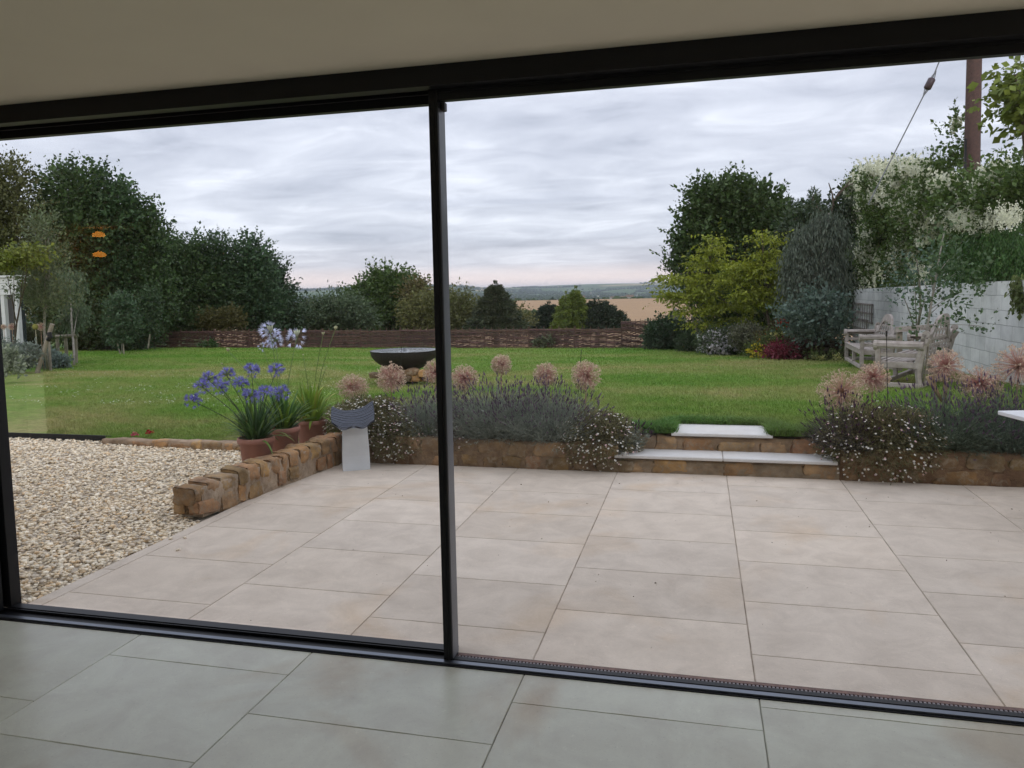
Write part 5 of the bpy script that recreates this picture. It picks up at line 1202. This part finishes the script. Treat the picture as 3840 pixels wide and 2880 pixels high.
tree('young_tree', 'dark holly like hedge behind the golden trees', 'hedge', (*D(1620, 750, 27)[:2], gz_(D(1620, 750, 27), 27)), PB(27, [(1560, 690, 45, 50), (1620, 680, 50, 55), (1690, 670, 50, 65), (1740, 690, 45, 55), (1640, 720, 90, 35)]), 2600, 11, .11, (.022, .045, .02), (.05, .08, .035), 'broad', .4, .0, 'trees on the right')
GY, GY2 = (.15, .20, .018), (.29, .31, .03)
tree('golden_tree', 'golden green feathery tree on the left, overhanging the fence end', 'tree', L(1512, 756), PB(24, [(1448, 598, 20, 5), (1478, 608, 24, 7), (1456, 636, 24, 8), (1492, 640, 30, 9), (1536, 538, 16, 14), (1530, 570, 24, 14), (1545, 598, 30, 10), (1500, 668, 28, 7), (1575, 662, 30, 9), (1520, 628, 24, 9), (1600, 688, 16, 6), (1515, 700, 18, 8), (1540, 515, 9, 8)]), 760, 12, .10, GY, GY2, 'fern', .5, .05, 'golden feathery trees', shell=.6, wd=.26, ntips=11)
tree('golden_tree', 'golden green feathery tree on the right, with a separate top tuft', 'tree', L(1668, 768), PB(23, [(1646, 504, 10, 5), (1664, 516, 18, 7), (1652, 548, 14, 10), (1645, 572, 24, 10), (1610, 578, 28, 8), (1672, 560, 18, 9), (1636, 598, 30, 9), (1590, 606, 22, 8), (1668, 628, 34, 9), (1622, 634, 28, 9), (1700, 612, 16, 7), (1650, 655, 30, 8)]), 720, 12, .10, GY, GY2, 'fern', .45, .05, 'golden feathery trees', shell=.6, wd=.26, ntips=11)
shrub('shrub', 'mid green leafy shrub in the gap between the two golden trees', 'shrub', 1585, 750, 25.5, [(1575, 630, 30, 30), (1600, 660, 36, 30), (1560, 690, 30, 22), (1640, 690, 34, 24)], 1000, 10, .10, (.045, .085, .02), (.09, .14, .03), twig=.35, group='shrubs in the right border')
EU, EU2 = (.075, .10, .075), (.13, .16, .125)
tree('eucalyptus', 'tall weeping grey green eucalyptus between golden tree and white climber', 'tree', L(1775, 774), PB(21.5, [(1735, 510, 20, 30), (1772, 478, 20, 26), (1805, 490, 18, 34), (1790, 460, 10, 14), (1712, 545, 12, 30), (1750, 565, 36, 42), (1792, 575, 30, 46), (1725, 600, 24, 40), (1770, 630, 44, 36)]), 3300, 12, .105, (.065, .09, .065), (.14, .165, .12), 'drop', .7, .07, 'trees on the right', shell=.65, wd=.13, bmat=PALEBARK)
tree('eucalyptus', 'low blue green eucalyptus with a pale bluish trunk, below the weeping one', 'tree', L(1764, 776), PB(19.8, [(1740, 680, 40, 22), (1786, 678, 30, 22), (1765, 708, 44, 20), (1796, 722, 20, 12), (1740, 715, 24, 14), (1770, 652, 24, 13)]), 620, 10, .085, (.065, .11, .085), (.14, .19, .15), 'broad', .35, .06, 'trees on the right', shell=.55, wd=.32, bmat=basic('bluish_bark', (.22, .32, .34), (.16, .24, .26), 20, .8, .2, 60))
shrub('shrub', 'dark green shrub covering the right end of the woven fence', 'shrub', 1440, 752, 27.2, [(1440, 722, 34, 28), (1420, 735, 20, 18), (1478, 730, 26, 24)], 1500, 10, .09, (.022, .05, .022), (.05, .09, .038), group='shrubs in the right border')
shrub('shrub', 'small rounded dark shrub at the corner of the lawn near the white stake', 'shrub', 1492, 762, 25.5, [(1492, 745, 18, 14)], 450, 10, .07, (.03, .06, .025), (.06, .10, .04), group='shrubs in the right border')
stake('white painted stake with black tie at the foot of the left golden tree', [(1515, 757), (1508, 722)], 24.3, .045, WHITEP)
stake('pale broken stake against the stem of the left golden tree', [(1510, 728), (1496, 686)], 24.6, .03)
stake('pale stake at the foot of the right golden tree', [(1676, 745), (1664, 716)], 22.7, .035)
def flowers_on(t, P, size, ca, cb, nm='flowers', k=5):
    o = np.array(t.location); V = []; n = len(P) * k; PP = np.repeat(P, k, 0) + rng.normal(size=(n, 3)) * size * .4
    v, f, c = leafquads(PP, norm(rvec(n) + [0, -.3, .5]) * size, np.full(n, size * .42), mixcols(n, ca, cb, .15)); r_ = npmesh(nm, v - o, f, PETAL, t, c); r_['kind'] = 'stuff'; return r_
def scatter_on(Y, blobs, n, front=.5):
    P, U, k = crown_pts(PB(Y, blobs), n * 3, .12); ok = (U[:, 1] < front); return P[ok][:n]
b1 = [(1545, 738, 26, 18), (1580, 735, 24, 20), (1560, 750, 40, 12)]
t = shrub('flowering_shrub', 'shrub speckled with white and pale pink flowers, beyond the lawn', 'flowering shrub', 1560, 764, 23.2, b1, 800, 9, .07, (.045, .075, .03), (.09, .12, .06), group='flowering plants in the right border'); flowers_on(t, scatter_on(23.2, b1, 420), .085, (.62, .58, .60), (.72, .68, .70))
b1 = [(1612, 738, 26, 20), (1630, 748, 18, 14)]
t = shrub('flowering_shrub', 'grey green shrub with dull cream seed heads, left of the yellow flowers', 'flowering shrub', 1615, 768, 22.2, b1, 800, 9, .07, (.09, .10, .055), (.17, .17, .11), 'up', group='flowering plants in the right border')
b1 = [(1645, 762, 24, 9), (1662, 764, 18, 8), (1640, 755, 14, 8)]
t = shrub('flowering_plant', 'bright yellow flower clump at the lawn edge', 'flowers', 1650, 775, 21.0, b1, 240, 9, .06, (.06, .09, .02), (.11, .14, .03), group='flowering plants in the right border'); flowers_on(t, scatter_on(21.0, b1, 220), .085, (.66, .52, .04), (.74, .62, .06))
b1 = [(1655, 742, 12, 10), (1648, 748, 10, 8)]
t = shrub('flowering_plant', 'orange flower clump behind the yellow one', 'flowers', 1652, 768, 21.6, b1, 160, 9, .06, (.09, .08, .02), (.14, .10, .03), group='flowering plants in the right border'); flowers_on(t, scatter_on(21.6, b1, 120), .08, (.58, .22, .02), (.62, .32, .04))
b1 = [(1680, 728, 14, 9), (1674, 738, 12, 8)]
t = shrub('flowering_plant', 'pale lemon yellow flowers above the red leaved clump', 'flowers', 1678, 765, 21.4, b1, 200, 9, .06, (.07, .10, .03), (.12, .15, .05), group='flowering plants in the right border'); flowers_on(t, scatter_on(21.4, b1, 60), .07, (.66, .62, .20), (.70, .66, .30))
b1 = [(1690, 768, 26, 8), (1722, 770, 26, 8), (1705, 760, 30, 8)]
shrub('flowering_plant', 'dark red leaved low clump beside the yellow flowers', 'flowers', 1705, 778, 20.4, b1, 620, 8, .075, (.15, .02, .035), (.26, .04, .07), group='flowering plants in the right border', shell=.5)
shrub('shrub', 'dark purple brown low planting under the blue green eucalyptus', 'shrub', 1770, 778, 20.3, [(1760, 762, 34, 10), (1800, 755, 24, 16), (1730, 752, 20, 10)], 620, 8, .07, (.06, .03, .03), (.08, .07, .035), group='shrubs in the right border', shell=.5)
b1 = [(1768, 772, 12, 5), (1808, 770, 9, 6)]
t = shrub('flowering_plant', 'low pale yellow flowers at the foot of the bluish trunk', 'flowers', 1780, 779, 19.6, b1, 90, 8, .05, (.07, .11, .03), (.13, .17, .05), group='flowering plants in the right border'); flowers_on(t, scatter_on(19.6, b1, 50), .05, (.62, .60, .22), (.68, .66, .34))
t = shrub('flowering_plant', 'scarlet flowers on tall stems in the border behind the red leaves', 'flowers', 1690, 740, 22.0, [(1690, 722, 22, 14), (1715, 720, 18, 12)], 420, 9, .09, (.07, .07, .035), (.13, .09, .045), 'up', group='flowering plants in the right border'); flowers_on(t, np.array([D(a + random.gauss(0, 2.5), b + random.gauss(0, 4), 21.8) for a, b in ((1686, 706), (1697, 700), (1704, 702), (1688, 712), (1690, 700)) for _ in range(9)]), .08, (.62, .02, .02), (.70, .04, .02))
shrub('shrub', 'small grey green shrub against the woven fence, right of the middle', 'shrub', 1180, 750, 29.2, [(1182, 738, 20, 9), (1188, 732, 10, 7), (1165, 742, 14, 6)], 420, 9, .08, (.09, .12, .06), (.16, .17, .10), 'broad', .18, group='shrubs in the right border')
shrub('shrub', 'tiny dark green weed tuft at the foot of the fence, left part', 'shrub', 812 / 1.0, 752, 29.4, [(450, 746, 14, 4)], 80, 8, .08, (.03, .07, .02), (.06, .11, .03), group='shrubs in the right border')

# ---- flowering climber over the block wall
def PBX(X, lst, k=1.0):
    o = []
    for x, y, rx, ry in lst:
        c = DX(x, y, X); s_ = c[1] / 1640.0; o.append((c, np.array([min(rx * s_, .9), rx * s_ * 1.1, ry * s_]) * k))
    return o
cl = PBX(5.35, [(1872, 420, 34, 40), (1862, 500, 34, 52), (1858, 585, 34, 50), (1920, 405, 40, 32), (1935, 475, 50, 56), (1920, 560, 50, 56), (1985, 400, 44, 32), (2000, 470, 50, 56), (1985, 560, 46, 46), (2066, 300, 12, 30), (2052, 352, 26, 18), (2045, 425, 46, 34), (2110, 420, 40, 26), (2165, 408, 40, 30), (2110, 455, 55, 36), (2190, 450, 55, 44), (1860, 625, 30, 20), (2040, 500, 50, 44), (2215, 400, 40, 36)])
ct = tree('flowering_climber', 'huge climber with creamy white flower plumes heaped over the block wall', 'climber', (5.2, 20, gz_((5.2, 0, 0), 20)), cl, 8500, 11, .085, (.045, .09, .02), (.11, .165, .04), 'broad', .38, .0, None, shell=.3)
def plumes(P, h, n=9, size=.05):
    V = []
    k = len(P); d = norm(np.array([0, 0, 1.]) + .45 * rvec(k)); PP = np.repeat(P, n, 0); t_ = np.tile(np.linspace(0, 1, n), k)[:, None]
    q = PP + np.repeat(d, n, 0) * t_ * h * np.repeat(.6 + .8 * rng.random((k, 1)), n, 0) + rng.normal(size=(k * n, 3)) * .018
    return leafquads(q, norm(np.repeat(d, n, 0) + .5 * rvec(k * n)) * size, np.full(k * n, size * .42), mixcols(k * n, (.62, .63, .46), (.82, .82, .68), .12))
P, U, kk = crown_pts(cl, 15000, .10); dn = np.array([mnoise.noise(Vector(p * .55)) for p in P]); lf = np.isin(kk, [0, 1, 2, 3, 16]) ; tp = np.isin(kk, [4, 5, 6, 9, 10])
ok = (U[:, 2] > -.6) & ((lf & (dn > -.6) & (U[:, 1] < .8)) | (tp & (dn > -.10)) | (~lf & ~tp & (dn > .14))); ok &= (U[:, 0] < .35); P = P[ok][:6000]
ex = np.array([DX(random.gauss(x, sx), random.gauss(y, sy), 4.75 + (x > 0) * random.uniform(0, .25)) for x, y, sx, sy, n in ((2100, 488, 28, 5, 120), (2070, 478, 16, 6, 60), (2175, 480, 10, 6, 40), (2030, 412, 20, 6, 60), (1990, 600, 14, 10, 30), (1856, 400, 10, 16, 60), (1850, 450, 9, 22, 90), (1848, 510, 9, 24, 90), (1852, 570, 10, 24, 90), (1850, 620, 11, 12, 50), (1900, 376, 22, 7, 90), (1960, 372, 22, 7, 70), (1880, 600, 14, 14, 50), (1905, 430, 20, 20, 60)) for _ in range(n)])
nr = ex[:, 1] < 17.0; v, f, c = join([plumes(np.concatenate([P, ex[~nr]]), .22, 10, .072), plumes(np.repeat(ex[nr], 2, 0) + rng.normal(size=(2 * nr.sum(), 3)) * .07, .15, 12, .034)]); o = npmesh('flower_plumes', v - np.array(ct.location), f, PETAL, ct, c); o['kind'] = 'stuff'
tree('hedge', 'dense bright green shrub hanging over the block wall at the right edge', 'hedge', (5.1, 12, .2), PBX(5.05, [(2080, 540, 40, 34), (2130, 530, 46, 42), (2185, 535, 50, 48), (2110, 575, 44, 26), (2170, 582, 40, 26), (2215, 560, 40, 50), (2050, 555, 24, 22)]), 3600, 11, .055, (.03, .085, .018), (.07, .15, .03), 'drop', .22, .0, None, shell=.3, wd=.2)
tree('hanging_shrub', 'trailing olive leaves hanging down the wall at the right edge', 'shrub', (4.9, 10.5, .2), PBX(4.72, [(2206, 612, 14, 20), (2212, 640, 8, 18)]), 130, 8, .07, (.08, .12, .03), (.14, .17, .05), 'drop', .2, .0, None, shell=.5)
tree('overhanging_branch', 'yellow green tree branch entering at the top right corner', 'tree', (*D(2290, 300, 12)[:2], .1), PB(12, [(2195, 160, 22, 14), (2212, 185, 24, 20), (2200, 215, 22, 16), (2225, 240, 28, 24), (2250, 190, 40, 50), (2290, 220, 60, 60)]), 420, 8, .11, (.10, .15, .02), (.19, .23, .04), 'fern', .35, .09, None, shell=.7, ntips=5)

# ---- young tree in front of the block wall, with stakes
tb_ = L(1989, 832); ytb = tb_[1] - .5; tb_ = D(1989, 836, ytb)
tree('young_tree', 'young birch like tree tied to two canes in front of the near bench', 'young tree', tb_, PB(ytb, [(2042, 520, 30, 30), (2050, 575, 40, 34), (2070, 625, 42, 28), (2018, 600, 34, 34), (2030, 655, 40, 20), (2000, 690, 26, 20), (2095, 700, 34, 10), (2125, 712, 18, 7), (1960, 705, 16, 12), (1985, 745, 8, 10)]), 165, 7, .058, (.045, .09, .04), (.10, .155, .06), 'broad', .24, .0, 'young trees with supports', shell=.7, wd=.38)
ct2 = bpy.data.objects[[o.name for o in scene.objects if o.get('label', '').startswith('young birch')][0]]; o_ = np.array(ct2.location)
m = MB(); m.tube([D(1990, 830, ytb) - o_, D(1996, 760, ytb) - o_, D(2006, 690, ytb) - o_, D(2016, 630, ytb) - o_, D(2030, 550, ytb) - o_, D(2042, 490, ytb) - o_], [.022, .02, .018, .015, .010, .005], 7)
for a_, b_ in (((2010, 668), (2060, 640)), ((2004, 705), (2092, 702)), ((2092, 702), (2135, 712)), ((2016, 630), (2065, 590)), ((2012, 650), (1990, 600)), ((2003, 712), (1960, 705)), ((2022, 600), (2050, 560)), ((1999, 740), (1984, 744)), ((2008, 680), (2040, 655)), ((2016, 634), (2006, 580))):
    p0, p1 = D(*a_, ytb) - o_, D(*b_, ytb) - o_; m.tube([p0, (p0 + p1) / 2 + [0, 0, .02], p1], [.007, .005, .003], 5)
m.build('trunk', PALEBARK, ct2, True)
stake('left cane tied to the young tree in front of the near bench', [(1984, 834), (2000, 735)], ytb - .05, .014)
stake('right cane tied to the young tree in front of the near bench', [(1997, 832), (2005, 742)], ytb + .05, .012)
sf = thing('tree_support', 'grey wooden stake frame with crossbar between bench back and wall', 'stake frame', D(1945, 800, 14.4)); o_ = np.array(sf.location)
m = MB(); m.bar(D(1943, 800, 14.4) - o_, D(1943, 706, 14.4) - o_, .08, .08); m.build('post', STAKE, sf)
m = MB(); m.bar(D(2010, 800, 14.6) - o_, D(2010, 706, 14.6) - o_, .08, .08); m.build('post', STAKE, sf)
m = MB(); m.bar(D(1935, 712, 14.3) - o_, D(2016, 706, 14.5) - o_, .05, .09); m.build('crossbar', TEAK, sf)
tree('young_tree', 'thin bluish young tree tied to the stake frame behind the near bench', 'young tree', L(1988, 800), PB(14.6, [(1980, 560, 30, 30), (1975, 610, 40, 26), (1950, 640, 26, 18), (2000, 640, 26, 18)]), 80, 8, .06, (.07, .12, .09), (.13, .19, .14), 'broad', .3, .035, 'young trees with supports', shell=.7, bmat=PALEBARK)

# ---- far countryside
def canopy(name, pts, label=None, ca=(.030, .052, .022), cb=(.055, .08, .03)):
    """one merged mass of distant tree crowns"""
    t = (1 + 5 ** .5) / 2
    ico = bmesh_ico(); n = len(pts); P = np.array([p[:3] for p in pts]); R = np.array([p[3] for p in pts])
    k = len(ico[0]); V = ico[0][None] * (R[:, None, None] * np.array([1, 1, .85])) * (1 + .22 * rng.normal(size=(n, k, 1))) + P[:, None] + np.array([0, 0, 1.0]) * R[:, None, None] * .5
    F = ico[1][None] + (np.arange(n) * k)[:, None, None]
    return npmesh(name, V.reshape(-1, 3), F.reshape(-1, 3), CANO, None, np.repeat(mixcols(n, ca, cb, .25), k, 0), False)
def bmesh_ico(sub=2):
    import bmesh
    b = bmesh.new(); bmesh.ops.create_icosphere(b, subdivisions=sub, radius=1); V = np.array([v.co[:] for v in b.verts]); F = np.array([[v.index for v in f.verts] for f in b.faces]); b.free(); return V, F
CANO = basic('distant_canopy', (1, 1, 1), (.7, .7, .7), .4, 1.0, 0, spec=0)
pts = []
def hz(X, Y): return float(hills(X, Y))
for _ in range(230):   # hedgerows and copses
    d = 950 + 6500 * random.random() ** 1.3; a = random.uniform(-.75, .45); X, Y = d * sin(a), d * cos(a); th = random.uniform(-.5, .5) + (0 if random.random() < .75 else 1.3); ln = random.uniform(60, 420) * (d / 2500) ** .5
    for i in range(int(ln / 13)):
        x, y = X + cos(th) * i * 13 + random.gauss(0, 3), Y + sin(th) * i * 13 + random.gauss(0, 3); pts.append((x, y, hz(x, y), random.uniform(3, 6.5) * (1 + d / 9000)))
for _ in range(60):
    d = 1300 + 5500 * random.random(); a = random.uniform(-.75, .45); X, Y = d * sin(a), d * cos(a); sz = random.uniform(40, 190)
    for i in range(int(sz * .8)):
        x, y = X + random.gauss(0, sz * 1.3), Y + random.gauss(0, sz * .45); pts.append((x, y, hz(x, y), random.uniform(5, 9)))
tag(canopy('distant_woodland', pts), 'hedgerows and woods spread over the far valley and hills', 'woodland', kind='stuff')
pts = []
for a, dd_, n_ in ((-.335, 420, 60), (-.34, 640, 60), (-.345, 860, 60)):
    for i in range(n_): 
        d = dd_ + random.uniform(-110, 110); aa_ = a - .0 - random.random() ** 2 * .16; x, y = d * sin(aa_), d * cos(aa_); pts.append((x, y, hz(x, y), random.uniform(4.5, 8)))
for i in range(70):
    aa_ = random.uniform(-.42, .28); d = 965 + random.uniform(0, 25); x, y = d * sin(aa_), d * cos(aa_); pts.append((x, y, hz(x, y) - 1.5, random.uniform(2.0, 3.6)))
for i in range(26):
    aa_ = -.27 + i * .0028; d = 330 + random.gauss(0, 4); x, y = d * sin(aa_), d * cos(aa_); pts.append((x, y, hz(x, y) - .3, random.uniform(1.6, 3.0)))
tag(canopy('field_edge_trees', pts), 'dark trees and hedge bordering the left and top of the stubble field', 'woodland', kind='stuff')
for i, (x, yb_, yt_, lab) in enumerate(((1253, 626, 611, 'tallest thin mast on the far skyline, above the golden conifer'), (1204, 627, 616, 'thin mast on the skyline left of the tallest one'), (1165, 628, 619, 'faintest thin mast at the left of the three'))):
    p0 = D(x, yb_ + 4, 5200); p1 = D(x, yt_, 5200); m = MB(); m.tube([p0, (p0 + p1) / 2, p1], [2.2, 1.6, 1.0], 5); tag(m.build('mast', GREYM), lab, 'mast', 'masts on the skyline')
for i, (x0, x1, y1, h_, lab) in enumerate(((1352, 1368, 642, 5, 'small pale farm building at the top of the stubble field'), (1318, 1350, 643.5, 3, 'long low farm shed left of the small pale building'), (1228, 1262, 643, 4, 'distant farm roof seen beside the golden conifer tip'))):
    Yd = 980; a_ = D(x0, y1, Yd); b_ = D(x1, y1, Yd); z_ = hz(a_[0], Yd) - 1
    t = thing('farm_building', lab, 'building', (a_[0], Yd, z_), 0, 'farm buildings beyond the stubble field'); W_ = b_[0] - a_[0]; H_ = max(3.5, a_[2] - z_)
    m = MB(); m.box((0, 0, 0), (W_, 8, H_), (.9, .85, .8)); m.build('wall', WHITEP, t)
    m = MB(); m.add([(-.3, -.5, H_), (W_ + .3, -.5, H_), (W_ + .3, 4, H_ + h_ * .6), (-.3, 4, H_ + h_ * .6), (-.3, 8.5, H_), (W_ + .3, 8.5, H_)], [(0, 1, 2, 3), (3, 2, 5, 4), (0, 3, 4), (1, 5, 2)], (.6, .5, .45)); m.build('roof', STAKE, t)
# shed roof beyond the fence end
q = D(1432, 690, 40); q2 = D(1452, 672, 40)
t = thing('shed', 'grey pitched shed roof just showing over the right end of the fence', 'shed', (q[0], 40, q[2] - 2.5)); m = MB(); w2 = (q2[0] - q[0])
m.box((0, 0, 0), (w2 * 2.4, 3, 2.3), (.5, .5, .5)); m.build('wall', STAKE, t); m = MB(); hh2 = q2[2] - q[2]
m.add([(-.1, -.2, 2.3), (w2 * 1.2, -.2, 2.4 + hh2 * 1.5), (w2 * 2.5, -.2, 2.3), (-.1, 3.2, 2.3), (w2 * 1.2, 3.2, 2.4 + hh2 * 1.5), (w2 * 2.5, 3.2, 2.3)], [(0, 1, 4, 3), (1, 2, 5, 4), (0, 2, 1), (3, 4, 5)], (.55, .56, .62)); m.build('roof', STAKE, t)

# ================================================================ LAMPS INSIDE (seen only as warm reflections in the glass)
lm, lt, lp = newmat('glowing_shade'); lp.inputs['Base Color'].default_value = (.6, .3, .1, 1); lp.inputs['Emission Color'].default_value = (1.0, .36, .05, 1); lp.inputs['Emission Strength'].default_value = 6.0
for (x, y), lab in (((213, 507), 'upper small amber lamp shade glowing in the room, mirrored in the left glass'), ((215, 550), 'lower small amber lamp shade glowing in the room, mirrored in the left glass')):
    v = D(x, y, 8.4); p = (v[0], 2 * 3.195 - v[1], v[2])
    t = thing('pendant_lamp', lab, 'lamp', p, 0, 'amber pendant lamps inside the room')
    m = MB(); m.lathe([(.02, .042), (.07, .018), (.082, -.014), (.065, -.028), (.001, -.028)], 20); m.build('lamp_shade', lm, t, True)
    m = MB(); m.tube([(0, 0, .03), (0, 0, (CZ - p[2]) / 2), (0, 0, CZ - p[2])], .003, 5); m.build('cord', BLACK, t)

# ================================================================ AIR
m = MB(); m.box((-16500, -60, -75), (16500, 16800, 110))
hm = bpy.data.materials.new('haze'); hm.use_nodes = True; ht = hm.node_tree; ht.nodes.clear()
ho = N(ht, 'ShaderNodeOutputMaterial'); hv = N(ht, 'ShaderNodeVolumePrincipled'); hv.inputs['Color'].default_value = (.80, .88, 1.0, 1); hv.inputs['Density'].default_value = .00008; hv.inputs['Anisotropy'].default_value = .2
ht.links.new(hv.outputs[0], ho.inputs['Volume']); o = m.build('haze', hm); o['kind'] = 'stuff'
